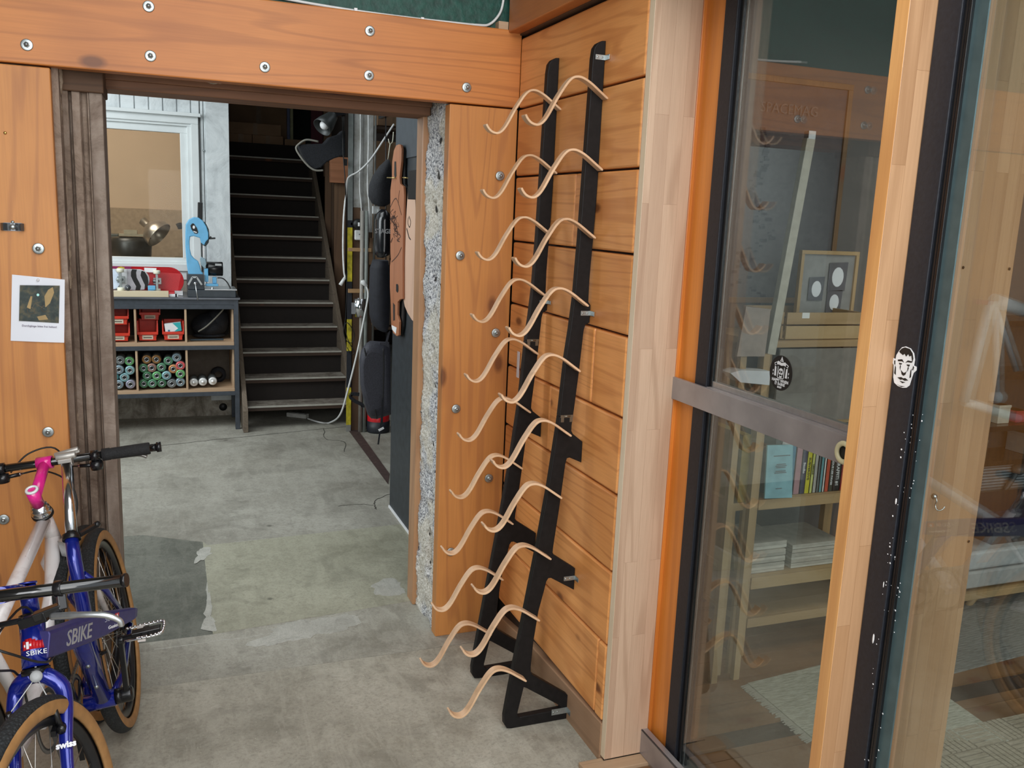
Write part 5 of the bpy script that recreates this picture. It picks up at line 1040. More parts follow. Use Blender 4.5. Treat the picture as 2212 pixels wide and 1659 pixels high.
for px,ptop in((778,215),(795,222)):
    pts=[pY(px,ptop-20,YP-.012),pY(px+1,300,YP-.012),pY(px-1,400,YP-.012),pY(px+2,440,YP-.012),pY(px+ (6 if px<790 else 4),500,YP-.012)]; m=MB(); m.tube(smooth_path(pts,5),.005,6); build('white_cable',m,WCAB,tp)
ys=thing('warning_strip',(1.21,YP,0),'yellow and black striped metal strip on the edge before the stairs','strip')
xa_,xb_=1.192,1.226; zs_=[0,.10,.50,.72,1.02,1.12,1.46,1.50,2.4]
for k,(a,b) in enumerate(zip([0,.05,.33,.60,.83,1.10,1.48,1.53],[.05,.33,.60,.83,1.10,1.48,1.53,3.2])):
    mt=[plain('grey_strip_base',(.22,.22,.20),.6),YEL,BPOW,YEL,BPOW,YEL,BPOW,plain('steel_strip_grey',(.30,.33,.32),.4,.5)][k] if k in(0,7) else (YEL if k in(1,3,5) else BPOW)
    m=MB(); m.box((xa_,YP-.02,a),(xb_,YP-.014,b)); m.box((xb_-.004,YP-.014,a),(xb_,YP+.06,b)); build('band',m,mt,ys)
m=MB(); m.tube(smooth_path([pY(x,y,YP-.04) for x,y in((851,268),(830,300),(800,345),(775,370),(757,380),(750,390),(748,420),(745,440),(742,480),(741,540),(743,585),(745,600),(738,614))],5),.0065,8); m.cyl(pY(745,600,YP-.04),pY(735,616,YP-.04),.011,8,r2=.014); tag(build('hanging_cable',m,WCAB),'white cable slung across and hanging down with a loose plug','cable')
m=MB(); m.tube(smooth_path([pY(x,y,YP-.05) for x,y in((750,585),(748,650),(746,690),(742,715),(748,735),(760,740),(765,720),(752,698),(745,705),(752,735),(765,760),(758,765),(750,750))],5),.0028,6); tag(build('thin_black_cable',m,BLK),'thin tangled black wire hanging before the yellow strip','cable')
# white box & black round device on the post
wb_=thing('white_adapter',pY(778,519,YP-.02),'white square adapter box on the timber post','adapter'); q=pY(778,508,YP-.02); m=MB(); m.box(q+Vector((-.040,-.012,-.035)),q+Vector((.040,.018,.035))); build('housing',m,plain('adapter_white',(.62,.63,.63),.4),wb_,bev=.008); m=MB(); m.box(q+Vector((-.012,-.0135,.002)),q+Vector((.008,-.0115,.010))); build('mark',m,INK,wb_)
bc=thing('round_clamp',pY(772,484,YP-.03),'black round clamp device with a white centre above the adapter','device'); q=pY(772,484,YP-.0); m=MB(); m.lathe(q,(0,-1,0),[(0,0),(.036,0),(.038,.02),(.03,.035),(0,.04)],20); m.box(q+Vector((-.05,-.02,-.01)),q+Vector((.0,0,.01))); build('body',m,BLK,bc); m=MB(); m.box(q+Vector((-.004,-.043,-.014)),q+Vector((.008,-.038,.012))); build('window',m,WHT,bc)
for y0,lab in((541,'upper'),(630,'lower')):
    m=MB(); a=pY(752,y0-6,YP-.05);b=pY(799,y0+3,YP-.05); m.box((a.x,YP-.055,b.z),(b.x+.01,YP-.04,a.z)); tag(build('wood_crossbar',m,wood('crossbar_wood_'+lab,0,(.42,.25,.12),(.34,.2,.09),(.2,.1,.04),freq=4,knot=0),bev=.002),lab+' short wooden bar with screw holes across the timber post','wood bar')
cu=thing('steel_cup',pY(775,685,YP-.05),'shiny steel cup clamped on the post below the lower bar','cup'); q=pY(777,684,YP-.06); m=MB(); m.lathe(q,(0,0,1),[(0,0),(.036,0),(.042,.13),(.039,.13),(.034,.01),(0,.01)],20); build('cup',m,CHROME,cu); m=MB(); m.box(q+Vector((-.06,-.01,.02)),q+Vector((-.035,.01,.1))); build('clamp',m,ALU,cu)
m=MB(); m.box(pY(798,545,YP+.02),pY(842,515,YP+.06)); m.box((pY(798,570,YP+.02).x,YP+.03,pY(798,572,YP+.02).z),(pY(842,570,YP+.02).x,YP+.06,pY(798,536,YP+.02).z)); tag(build('brown_box_board',m,CARD,bev=.002),'brown board behind the hanging black bags','board')
# ---- clamp lamp, dark guitar-like case and cartons above the stairs
YL=6.3
cl=thing('clamp_lamp',pY(705,262,YL),'black clamp lamp with a white bulb above the stairs','lamp')
q=pY(712,258,YL); ax=(pY(695,272,YL)-q).normalized()+Vector((0,-.45,-.15)); m=MB(); m.lathe(q,ax,[(.02,-.05),(.035,-.045),(.045,-.01),(.06,.04),(.068,.09),(.064,.09),(.055,.04),(.03,0)],24); build('shade',m,plain('lamp_shade_dark',(.04,.045,.045),.4,.3),cl)
m=MB(); m.ball(q+ax.normalized()*.06,.032,14); build('bulb',m,WHT,cl); m=MB(); m.bar(pY(716,250,YL),pY(745,245,YL),.03,.02); m.box(pY(716,240,YL),pY(744,252,YL+.03)); build('clamp',m,BMET,cl)
YC=6.45
m=MB(); A=[pY(x,y,YC) for x,y in((645,312),(700,310),(712,296),(732,290),(742,280),(746,283),(746,335),(722,342),(706,350),(694,362),(680,366),(668,358),(655,335))]; m.prism(A,(0,.12,0)); dc=build('black_case',m,BLKF,bev=.01); tag(dc,'black case with a pale edge hanging beside the top of the stairs','case')
m=MB(); m.tube(smooth_path([pY(x,y,YC-.005) for x,y in((688,306),(662,302),(645,312),(640,322),(652,342),(668,360),(682,368),(698,368))],5),.007,6); build('piping',m,plain('case_piping',(.22,.21,.18),.6),dc)
m=MB(); m.tube([pY(x,y,6.3) for x,y in((736,215),(740,260),(741,330),(745,380),(748,440))],.0035,6); m.tube([pY(x,y,6.3) for x,y in((741,215),(743,260),(742,300))],.0035,6); m.box(pY(743,343,6.3),pY(749,358,6.32)); tag(build('black_cables',m,BLK),'black cables with a switch hanging from the lamp along the post','cable')
cartons=[((495,287),(545,338),8.6,'square carton on the landing beside the white wall',CARD),((530,300),(612,338),8.55,'low wide carton on the landing',CARD),((495,262),(607,300),8.8,'long carton stacked on the low ones',CARD),((495,216),(620,262),9.0,'big dim carton in the upper row above the stairs',CARD),((615,300),(660,340),8.6,'small carton near the case at the stair top',CARD)]
ztop=[2.0405]
for ci,(a,b,Y,lb,mt) in enumerate(cartons):
    Y=[8.9,8.9,8.9,9.3,8.9][ci]; A=pY(*a,Y);B_=pY(*b,Y); B_.z=[2.0405,2.0405,None,2.0405,2.0405][ci] or zlow+.001; zlow=A.z if ci==1 else (zlow if ci else A.z)
    if ci==1: A.z=zlow=max(z0_,A.z); A.x=x0_+.004
    if ci==0: z0_=A.z; x0_=B_.x
    t=thing('carton',((A.x+B_.x)/2,Y+.15,min(A.z,B_.z)),lb,'box','cartons stored above the stairs'); m=MB(); m.box((A.x,Y,B_.z),(B_.x,Y+.3,A.z)); build('box',m,mt,t,bev=.003); m=MB(); xm=(A.x+B_.x)/2; m.box((xm-.02,Y-.001,B_.z),(xm+.02,Y+.301,A.z+.001)); build('tape',m,plain('carton_tape',(.2,.12,.06),.5) if 'carton_tape' not in bpy.data.materials else bpy.data.materials['carton_tape'],t)
m=MB(); A=pY(608,232,9.3);
m.box((A.x,9.64,2.1),(pY(700,300,9.3).x,9.7,3.2)); tag(build('dark_curtain',m,plain('dark_green_cloth',(.015,.022,.02),.9)),'dark greenish cloth hanging behind the upper cartons','cloth')
for px,c,lb in((620,(.10,.12,.22),'thin violet-blue edge standing among the upper stores'),(626,(.30,.30,.16),'thin pale yellow pole among the upper stores'),(672,(.10,.008,.02),'dark crimson panel at the top of the stairs')):
    A=pY(px,215,9.1); w=.03 if px<660 else .13; m=MB(); m.box((A.x,9.1,2.2),(A.x+w,9.13,3.2)); tag(build('upright_panel',m,plain('upright_%d'%px,c,.6)),lb,'panel')
# ---- longboards on the charcoal partition (plane X=1.09)
def hang(pts,X,mat,th,name,par,**k):
    m=MB(); m.prism([pX(x,y,X) for x,y in pts],(th,0,0)); return build(name,m,mat,par,**k)
def R5(x,y): return(600+x/4.1475,180+y/4.1475)
def R6(x,y): return(680+x/4.147,560+y/4.147)
lb1=thing('longboard',(1.09,4.45,.97),'red-brown stained longboard with black ink drawing hung on the charcoal partition','longboard')
out1=[R5(*q) for q in((1085,545),(1100,552),(1108,590),(1105,700),(1090,850),(1095,900),(1125,925),(1130,1000))]+[R6(*q) for q in((784,0),(784,355),(760,362),(740,385),(738,500),(755,560),(750,680),(735,690),(700,660),(685,600),(680,400),(672,250),(672,60),(680,0))]+[R5(*q) for q in((1008,1500),(1008,960),(1022,850),(1025,700),(1040,600),(1060,555))]
LBW=wood('longboard_stain',2,(.52,.22,.11),(.44,.17,.08),(.25,.09,.04),freq=6,knot=0,rough=.4)
hang(out1,1.075,LBW,.012,'deck',lb1,bev=.002)
hang([R5(*q) for q in((1045,700),(1058,700),(1062,830),(1050,850),(1042,820))],1.0735,BLK,.0012,'slot',lb1)
hang([R6(*q) for q in((700,390),(716,410),(716,545),(702,550))],1.0735,plain('slot_dark',(.03,.02,.015),.6),.0012,'slot',lb1)
hang([R6(*q) for q in((688,590),(732,612),(725,668),(692,628))],1.0735,WHT,.0012,'paper_tag',lb1)
m=MB()
def ink(pts,r=.0022): 
    P=smooth_path([pX(*R5(*q),1.0742) for q in pts],4); 
    for a,b in zip(P,P[1:]): m.bar(a,b,r*2,.0008,(1,0,0))
random.seed(11)
ink([(1008,1110),(1060,1030),(1108,1180)]); ink([(1020,1600),(1075,1540),(1108,1470)]); 
for k in range(22):
    cx,cy=1055+random.uniform(-32,32),1280+random.uniform(-120,130); ink([(cx+random.uniform(-22,22),cy+random.uniform(-40,40)) for _ in range(4)],.0014)
ink([(1080,1080),(1085,1000),(1090,960)],.0015); build('ink_drawing',m,plain('ink_brown',(.07,.03,.02),.6),lb1,kind='stuff')
hang([R6(*q) for q in((728,222),(742,222),(748,240),(748,285),(740,300),(728,285))],1.0738,BLK,.0008,'badge',lb1)
lb2=thing('blank_board',(1.085,4.1,1.08),'pale pinkish unfinished tapered longboard blank with a small inked mark','longboard')
out2=[R5(*q) for q in((1172,838),(1225,900),(1235,1150),(1262,1560))]+[R6(*q) for q in((920,60),(925,400),(916,583),(870,545),(830,480),(805,420),(790,340),(788,100),(796,0))]+[R5(*q) for q in((1128,1500),(1150,1200),(1163,1000))]
hang(out2,1.088,wood('pale_blank',2,(.74,.50,.37),(.68,.44,.32),(.52,.32,.22),freq=4,knot=0,rough=.55),.008,'deck',lb2,bev=.001)
m=MB(); Q=[pX(*R5(*q),1.087) for q in ((1175,1190),(1190,1240),(1180,1290),(1165,1250),(1170,1200))]; P=smooth_path(Q,4)
for a,b in zip(P,P[1:]): m.bar(a,b,.004,.0008,(1,0,0))
Q=[pX(*R5(*q),1.087) for q in ((1155,1300),(1175,1380),(1190,1400))]; m.bar(Q[0],Q[1],.008,.0008,(1,0,0)); m.bar(Q[1],Q[2],.006,.0008,(1,0,0)); build('inked_mark',m,BLK,lb2)
m=MB(); m.tube([pX(*R5(980,845),1.05),pX(*R5(1055,848),1.07)],.003,6); m.tube([pX(*R5(1120,845),1.06),pX(*R5(1180,848),1.085)],.003,6); tag(build('brass_pegs',m,plain('brass_peg',(.5,.38,.15),.3,.8)),'thin brass pegs holding the two longboards','peg')
hd=thing('black_board',(1.09,4.42,1.1),'black board edge hanging just behind the red-brown longboard','longboard')
hang([R5(*q) for q in((1100,550),(1130,575),(1135,900),(1160,950),(1160,1659))]+[R6(*q) for q in((800,360),(790,600),(770,690),(760,680),(785,360))]+[R5(*q) for q in((1108,1600),(1108,600))],1.092,BLK,.01,'deck',hd,bev=.001)
# hanging bags & backpack
def bag(name,label,rings,Y,mat,dy,n=18,cat='bag'):
    t=thing(name,pY(*rings[-1][:2],Y),label,cat); R=[]
    for x,y,hw in rings:
        c=pY(x,y,Y); w=(pY(x+hw,y,Y)-c).x
        R.append([c+Vector((w*math.cos(2*math.pi*k/n),dy*math.sin(2*math.pi*k/n)*min(1,w/.03+.1),.0)) for k in range(n)])
    m=MB(); m.loft(R); build('body',m,mat,t); return t
YBg=4.85
b1=bag('hood_bag','upper limp black cloth bag hanging from a wire hook beside the partition',[(838,345,3),(832,360,12),(826,380,20),(822,400,24),(820,425,24),(822,440,18),(824,446,6)],YBg,BLKF,.07)
m=MB(); m.tube([pY(838,345,YBg),pY(843,310,YBg)],.0025,6); m.tube(smooth_path([pY(x,y,YBg) for x,y in((839,300),(842,310),(848,306),(850,285))],4),.0025,6); build('wire_hook',m,CREAM,b1)
b2=bag('glossy_bag','glossy black cylindrical bag with faint white lettering hanging below the hood bag',[(828,452,4),(828,462,14),(828,478,18),(828,530,19),(827,542,17),(825,550,14),(822,556,6)],YBg-.05,plain('glossy_black_vinyl',(.010,.010,.012),.18),.07)
build('lettering',text('STAGE',frame(pY(828,500,YBg-.1245),(1,0,.0),(0,0,1)),.034,ext=.0003,sx=.9,bold=.0006),plain('faint_white_print',(.45,.46,.48),.5),b2)
m=MB(); m.box(pY(806,445,YBg+.1),pY(818,462,YBg+.12)); m.box(pY(817,452,YBg+.09),pY(829,462,YBg+.1)); build('plastic_tag',m,plain('paper_bits',(.5,.52,.52),.6),b2)
b3=bag('long_black_bag','long black padded bag hanging behind the extension cable',[(822,562,16),(820,580,20),(820,640,22),(820,680,21),(822,700,18),(826,712,10),(828,716,4)],YBg+.05,plain('soft_black_bag',(.007,.008,.014),.75,0,.3,40,.4),.08)
bp=thing('backpack',pY(808,915,4.95),'large dark grey backpack hanging low beside the charcoal partition','backpack')
A=[(790,742),(800,736),(830,738),(843,745),(845,895),(815,905),(802,904),(794,896),(786,866),(778,830),(776,780),(780,757)]
m=MB(); c=(810,825)
def sc_(f,Y): return [pY(c[0]+(x-c[0])*f,c[1]+(y-c[1])*f,Y) for x,y in A]
m.loft([sc_(.72,4.88),sc_(.92,4.90),sc_(1,4.95),sc_(1,5.06),sc_(.9,5.12)]); build('body',m,BAGF,bp)
m=MB(); m.tube(smooth_path([pY(x,y,4.885) for x,y in((787,752),(795,790),(803,840),(810,880),(814,905))],4),.004,6); m.tube(smooth_path([pY(x,y,4.87) for x,y in((828,752),(829,800),(827,870),(826,915))],4),.0035,6); build('zip',m,BLK,bp)
m=MB(); m.box(pY(820,752,4.9),pY(838,738,4.93)); m.bar(pY(834,745,4.9),pY(840,718,4.9),.012,.004,(0,1,0)); m.bar(pY(836,740,4.9),pY(842,715,4.88),.006,.004,(0,1,0)); build('carry_loop',m,BAGF,bp)
m=MB(); P=smooth_path([pY(x,y,4.9) for x,y in((776,852),(760,851),(757,857),(766,866),(782,874),(784,880))],4)
for a,b in zip(P,P[1:]): m.bar(a,b,.02,.006,(0,1,0))
build('hip_strap',m,BLKF,bp); m=MB(); m.bar(pY(823,915,4.86),pY(817,960,4.86),.009,.003,(0,1,0)); m.bar(pY(827,860,4.86),pY(824,915,4.86),.012,.003,(0,1,0)); build('dangling_strap',m,BLKF,bp); m=MB(); m.bar(pY(818,930,4.855),pY(829,924,4.855),.012,.004,(0,1,0)); build('white_tab',m,WHT,bp)
m=MB(); m.bar(Vector((1.14,4.55,2.12)),Vector((1.14,5.1,2.12)),.02,.02); m.tube([pY(834,745,4.97),Vector((1.14,4.97,2.11))],.003,6); tag(build('hanger_rail',m,BMET),'thin black rail with a cord at the end of the charcoal partition','rail')
q=pZ(818,938,0); rt=thing('banded_tub',(q.x,q.y,0),'round black tub with a red band standing on the back floor','tub')
m=MB(); m.lathe((q.x+.015,q.y+.09,0),(0,0,1),[(0,0),(.082,0),(.085,.01),(.085,.085),(0,.085)],28); build('tub',m,BPOW,rt); m=MB(); m.lathe((q.x+.015,q.y+.09,.085),(0,0,1),[(.082,0),(.082,.08),(.0,.08)],28); build('red_band',m,REDM,rt)
for k,(px,lb) in enumerate(((778,'white pipe standing left behind the backpack'),(787,'grey pipe standing behind the backpack, right of the white one'))):
    a=pY(px,900,6.3); m=MB(); m.cyl((a.x,6.3,0),(a.x,6.3,1.6),.014,10); tag(build('pipe',m,plain('pipe_%d'%k,[(.30,.28,.25),(.22,.24,.22)][k],.5)),lb,'pipe')
# shelf with cartons behind, in the gap right of the post
ss=thing('storage_shelf',(1.8,6.75,0),'dim storage shelf with cartons behind the post','shelf')
for z in(.75,1.25,1.75,2.2):
    m=MB(); m.box((1.405,6.50,z-.02),(2.2,6.86,z)); build('shelf_board',m,OLDW[0],ss)
m=MB(); m.box((1.37,6.47,0),(1.40,6.51,3.0)); m.box((2.18,6.47,0),(2.2,6.49,3.0)); build('upright',m,OLDW[2],ss)
for x0,x1,z0,z1,lb in((1.40,1.70,1.755,2.10,'carton on the upper board of the dim shelf'),(1.41,1.66,1.26,1.66,'carton on the middle board of the dim shelf'),(1.42,1.62,2.21,2.40,'small carton at the top of the dim shelf'),(1.40,1.72,.76,1.05,'carton on the low board of the dim shelf')):
    t=thing('carton',((x0+x1)/2,6.7,z0),lb,'box','cartons on the dim shelf'); m=MB(); m.box((x0+.02,6.54,z0),(x1,6.82,z1)); build('box',m,CARD,t,bev=.003); m=MB(); m.box((x0+.13,6.539,z0),(x0+.16,6.821,z1+.001)); build('tape',m,bpy.data.materials['carton_tape'],t)
# ---- notice on the left panel
nt=thing('paper_notice',pY(82,740,Y1-.008),'white paper notice with a dark picture and German words pinned to the left pine panel','notice')
C4=[pY(x,y,Y1-.0065) for x,y in((23,736),(139,740),(140,604),(26,593))]
m=MB(); n_=8; vs=[];fs_2=[]
for j in range(n_+1):
    for i in range(n_+1):
        a,b=i/n_,j/n_; p=C4[0].lerp(C4[1],a).lerp(C4[3].lerp(C4[2],a),b); p.y-=.0025*math.sin(a*3.1)*(1-b)+.003*(1-b)*a; vs.append(p)
for j in range(n_):
    for i in range(n_): a=j*(n_+1)+i; fs_2.append((a,a+1,a+n_+2,a+n_+1))
m.add(vs,fs_2,True); build('sheet',m,PAPER,nt)
k=NT('night_alley_print',.6); v=k.obj(False); nz=k.noise(k.map(v,(1,1,1)),38,5,.6); nb_=k.noise(v,14,3,.6)
c=k.ramp(nz,(.3,(.008,.012,.012)),(.5,(.03,.045,.04)),(.68,(.12,.10,.05)),(.8,(.35,.28,.14))); k.col(c); ALLEY=k.m
A=[pY(x,y,Y1-.0112) for x,y in((41,693),(127,698),(129,617),(43,616))]; m=MB(); m.prism(A,(0,.0012,0)); pic=build('printed_picture',m,ALLEY,nt)
m=MB(); 
for x,y,r in((67,671,.0095),(96,667,.0085)): m.ring(pY(x,y,Y1-.0118),(0,1,0),[(r,0),(r+.0012,0),(r+.0012,.0004),(r,.0004)],20)
m.bar(pY(67,671,Y1-.0118),pY(75,655,Y1-.0118),.0012,.0005,(0,1,0)); m.bar(pY(75,655,Y1-.0118),pY(96,667,Y1-.0118),.0012,.0005,(0,1,0)); m.bar(pY(75,655,Y1-.0118),pY(88,652,Y1-.0118),.0012,.0005,(0,1,0)); build('printed_bicycle',m,plain('print_brown',(.13,.10,.06),.6),pic)
m=MB(); m.prism([pY(x,y,Y1-.0122) for x,y in((96,640),(104,626),(114,620),(117,632),(108,655),(98,664))],(0,.0004,0)); m.prism([pY(x,y,Y1-.0122) for x,y in((58,664),(66,640),(70,640),(66,668))],(0,.0004,0)); m.prism([pY(x,y,Y1-.0122) for x,y in((80,684),(98,680),(104,690),(84,692))],(0,.0004,0)); build('lit_arch',m,plain('print_gold',(.38,.26,.11),.6),pic)
m=MB(); m.prism([pY(82+3*math.cos(t),637+3*math.sin(t),Y1-.0122) for t in [i*.63 for i in range(10)]],(0,.0004,0)); build('printed_light',m,plain('print_teal_light',(.45,.85,.80),.6),pic)
a=pY(42,703,Y1-.0118); b=pY(128,707,Y1-.0118); L_=(b-a).length
build('lettering',text('Durchgänge bitte frei halten!',frame((a+b)/2,(b-a),(0,0,1)),L_/13.2,ext=.0002,bold=.0001),plain('grey_letters',(.22,.20,.26),.6),nt)
m=MB(); q=pY(82,605,Y1-.0105); m.lathe(q,(0,-1,0),[(0,0),(.0042,0),(.003,.004),(0,.005)],12); build('push_pin',m,WHT,nt)
# ================================================================ bicycles
SPK=plain('spoke_steel',(.55,.54,.50),.3,.9); RIMB=plain('black_rim',(.02,.02,.022),.3,.3)
def k_tread():
    k=NT('tyre_tread',.75,color=(.012,.014,.015)); v=k.obj(False); w=k.n('ShaderNodeTexVoronoi',0,Vector=v,Scale=170.); k.col(k.ramp(w,(.1,(.03,.034,.036)),(.5,(.010,.012,.013)))); k.bump(w,.7,.003); return k.m
TREAD=k_tread()
def wheel(c,axis,r,tw,par,seed=0,nsp=28,disc=False):
    c=Vector(c);ax=Vector(axis).normalized()
    wh=build('wheel_rim',MB().ring(c,ax,[(r-.047,-.011),(r-.040,-.012),(r-.040,.012),(r-.047,.011),(r-.062,.005),(r-.062,-.005)],64),RIMB,par)
    rc=r-tw; A=lambda a,rr=tw:(rc+rr*math.cos(a),rr*math.sin(a))
    prof=[A(math.radians(d)) for d in range(-62,63,12)]+[A(math.radians(d),tw*.8) for d in range(60,-61,-24)]
    build('tyre',MB().ring(c,ax,prof,72),TREAD,wh)
    m=MB()
    for s in(1,-1):
        pr=[(rc+tw*1.0*math.cos(math.radians(d)),s*tw*1.0*math.sin(math.radians(d))) for d in range(58,141,12)]; pr+= [(rc+tw*.85*math.cos(math.radians(d)),s*tw*.85*math.sin(math.radians(d))) for d in range(140,57,-20)]
        m.ring(c,ax,pr,72)
    build('sidewall',m,TAN,wh)
    m=MB(); u=ax.orthogonal().normalized(); w=ax.cross(u)
    for k in range(nsp):
        a=2*math.pi*(k+.3)/nsp; s=1 if k%2 else -1; a2=a+(.9 if k%4<2 else -.9)
        p=c+(u*math.cos(a)+w*math.sin(a))*(r-.060); q=c+(u*math.cos(a2)+w*math.sin(a2))*.022+ax*s*.03; m.tube([p,q],.0012,5)
    build('spokes',m,SPK,wh,kind='stuff')
    m=MB(); m.lathe(c,ax,[(.006,-.055),(.008,-.045),(.016,-.042),(.024,-.036),(.024,-.031),(.012,-.026),(.012,.026),(.024,.031),(.024,.036),(.016,.042),(.008,.045),(.006,.055)],18); build('hub',m,BMET,wh)
    return wh
class BF:   # bicycle frame coordinates: u forward, l to camera-right side, w up
    def __init__(s,o,f,lean):
        s.o=Vector(o); s.f=Vector(f).normalized(); sd=Vector((-s.f.y,s.f.x,0)); 
        if sd.x>0: sd=-sd
        s.up=(Vector((0,0,1))*math.cos(lean)+sd*math.sin(lean)).normalized(); s.L=(-sd*math.cos(lean)+Vector((0,0,1))*math.sin(lean)).normalized()
    def __call__(s,u,l,w): return s.o+s.f*u+s.L*l+s.up*w
def tubes(name,par,mat,*segs,n=14):
    m=MB()
    for pts,r in segs: m.tube(pts,r,n)
    return build(name,m,mat,par)
# ---- blue bicycle
B=BF((-.1431,2.790,-.0004),(-.0663,-.9978,0),math.radians(8.7))
bl_=thing('bicycle',(-.18,2.25,0),'blue bicycle facing the camera with SBIKE lettering, tan-wall tyres and no saddle','bicycle')
rw=Vector((-.19,2.793,.307)); fw_=Vector((-.258,1.769,.307))
wheel(rw,B.L,.311,.0235,bl_)
ya=math.radians(17); Ls=(Vector((math.cos(ya),-math.sin(ya),0))*math.cos(math.radians(8.6))+Vector((0,0,1))*math.sin(math.radians(8.6))).normalized()
wheel(fw_,Ls,.311,.0245,bl_)
bbp=B(.33,0,.255)
tubes('seat_tube',bl_,BLUE,([B(.24,0,.700),B(.262,0,.64),bbp],[.0175,.0185,.0195]))
tubes('down_tube',bl_,BLUE,([B(.46,.0,.53),B(.44,.01,.49),B(.345,.01,.27)],[.023,.023,.022]))
tubes('bottom_bracket_shell',bl_,BLUE,([B(.33,-.04,.255),B(.33,.038,.255)],.0235)); tubes('bottom_bracket_cup',bl_,BMET,([B(.33,.038,.255),B(.33,.055,.255)],.021))
tubes('head_tube',bl_,BLUE,([B(.752,0,.690),B(.802,0,.612)],.0265))
tubes('headset',bl_,BMET,([B(.740,0,.708),B(.752,0,.690)],.026)); tubes('headset',bl_,BMET,([B(.802,0,.612),B(.808,0,.600)],.029))
tubes('steerer_cap',bl_,BLUE,([B(.722,0,.772),B(.738,0,.712)],.018),([B(.720,0,.776),B(.722,0,.772)],.021))
tubes('stem',bl_,BLUE,([B(.728,0,.755),B(.80,-.0,.79),B(.905,0,.829)],[.017,.016,.017]))
# seat stays / chain stays
for l in(.045,-.045):
    tubes('seat_stay',bl_,BLUE,([B(.262,l*.3,.60),B(.20,l,.52),rw+B.L*l*1.2],[.009,.009,.007]),n=8); tubes('chain_stay',bl_,BLUE,([B(.325,l*.6,.255),B(.24,l*1.1,.27),rw+B.L*l*1.2],[.011,.010,.008]),n=8)
tubes('seat_post',bl_,CHROME,([B(.24,0,.696),B(.092,0,.873)][::-1],.0155))
m=MB(); c=B(.088,0,.885); m.bar(c-B.f*.03,c+B.f*.03,.036,.012,B.up); m.tube([c-B.L*.026+B.up*.008,c+B.L*.026+B.up*.008],.011,10); m.tube([c-B.L*.03-B.f*.01+B.up*.012,c+B.L*.034-B.f*.01+B.up*.02],.008,8); m.bar(B(.092,0,.862),c,.03,.026,B.f); m.bar(c-B.f*.012-B.L*.03+B.up*.006,c-B.f*.012+B.L*.036+B.up*.014,.016,.008,B.up); build('saddle_clamp',m,plain('satin_grey_alloy',(.42,.40,.37),.4,.5),bl_,bev=.002)
m=MB(); m.ring(B(.236,0,.700),(B(.092,0,.873)-B(.24,0,.696)),[(.017,-.008),(.024,-.008),(.024,.008),(.017,.008)],20); m.bar(B(.232,.02,.702),B(.20,.062,.712),.014,.010); m.ball(B(.20,.062,.712),.010,8); build('seat_clamp',m,BMET,bl_,bev=.001)
m=MB(); m.ring(B(.30,0,.375),(B(.24,0,.696)-bbp),[(.0185,-.006),(.0225,-.006),(.0225,.006),(.0185,.006)],20); m.bar(B(.30,.02,.376),B(.298,.036,.38),.010,.008); build('tube_band',m,BMET,bl_)
m=MB()
for w_,u_ in((.41,.405),(.33,.37)): m.lathe(B(u_+.022,.012,w_),B.f,[(0,-.004),(.0055,-.004),(.0055,.004),(0,.006)],10)
build('bottle_boss',m,ZINC,bl_)
# violet beam with lettering
P0=B(.79,.018,.655); P1=B(.44,.052,.545); P2=B(.33,.13,.487)
dd=(P2-P0).normalized()
def beam_ring(p,h,wd): 
    s_=dd.cross(Vector((0,0,1))).normalized(); u_=s_.cross(dd).normalized(); return [p+s_*a*wd+u_*b*h for a,b in((-1,-.8),(-.8,-1),(.8,-1),(1,-.8),(1,.8),(.8,1),(-.8,1),(-1,.8))]
lp_=lambda t:P0.lerp(P2,t)
m=MB(); m.loft([beam_ring(lp_(0),.030,.017),beam_ring(lp_(.45),.031,.016),beam_ring(lp_(.62),.028,.015),beam_ring(lp_(.95),.016,.012),beam_ring(lp_(1.0),.012,.009)],smooth=False)
vb=build('main_beam',m,BLUD,bl_,bev=.003)
sN=dd.cross(Vector((0,0,1))).normalized(); 
toc=(Vector((0,0,EYE))-P0).normalized()
if sN.dot(toc)<0: sN=-sN
uN=sN.cross(dd); uN=uN if uN.z>0 else -uN
xdir=dd if (dd.cross(uN)).dot(sN)>0 else -dd
def onbeam(t,up,off): return frame(lp_(t)+sN*off+uN*up,xdir,uN)
build('lettering',text('SBIKE',onbeam(.285,-.001,.0172),.050,ext=.0004,sx=1.05,bold=.0004),plain('silver_lettering',(.42,.42,.44),.35,.3),vb)
build('lettering',text('506',onbeam(.60,.013,.0162),.020,ext=.0004,sx=1.6),plain('pale_grey_digits',(.35,.36,.45),.4),vb); build('lettering',text('Genius',onbeam(.66,-.010,.0158),.013,ext=.0004,sx=1.6),WHT,vb)
def beamquad(name,t0,t1,a,b,off,mat): 
    m=MB(); q=[lp_(t0)+uN*a,lp_(t1)+uN*a,lp_(t1)+uN*b,lp_(t0)+uN*b]; m.prism([p+sN*off for p in q],sN*.0006); return build(name,m,mat,vb)
beamquad('red_badge',.675,.72,.006,.020,.0150,REDM); beamquad('badge_cross',.688,.706,.011,.0145,.0158,WHT); beamquad('badge_cross',.694,.700,.007,.018,.0158,WHT)
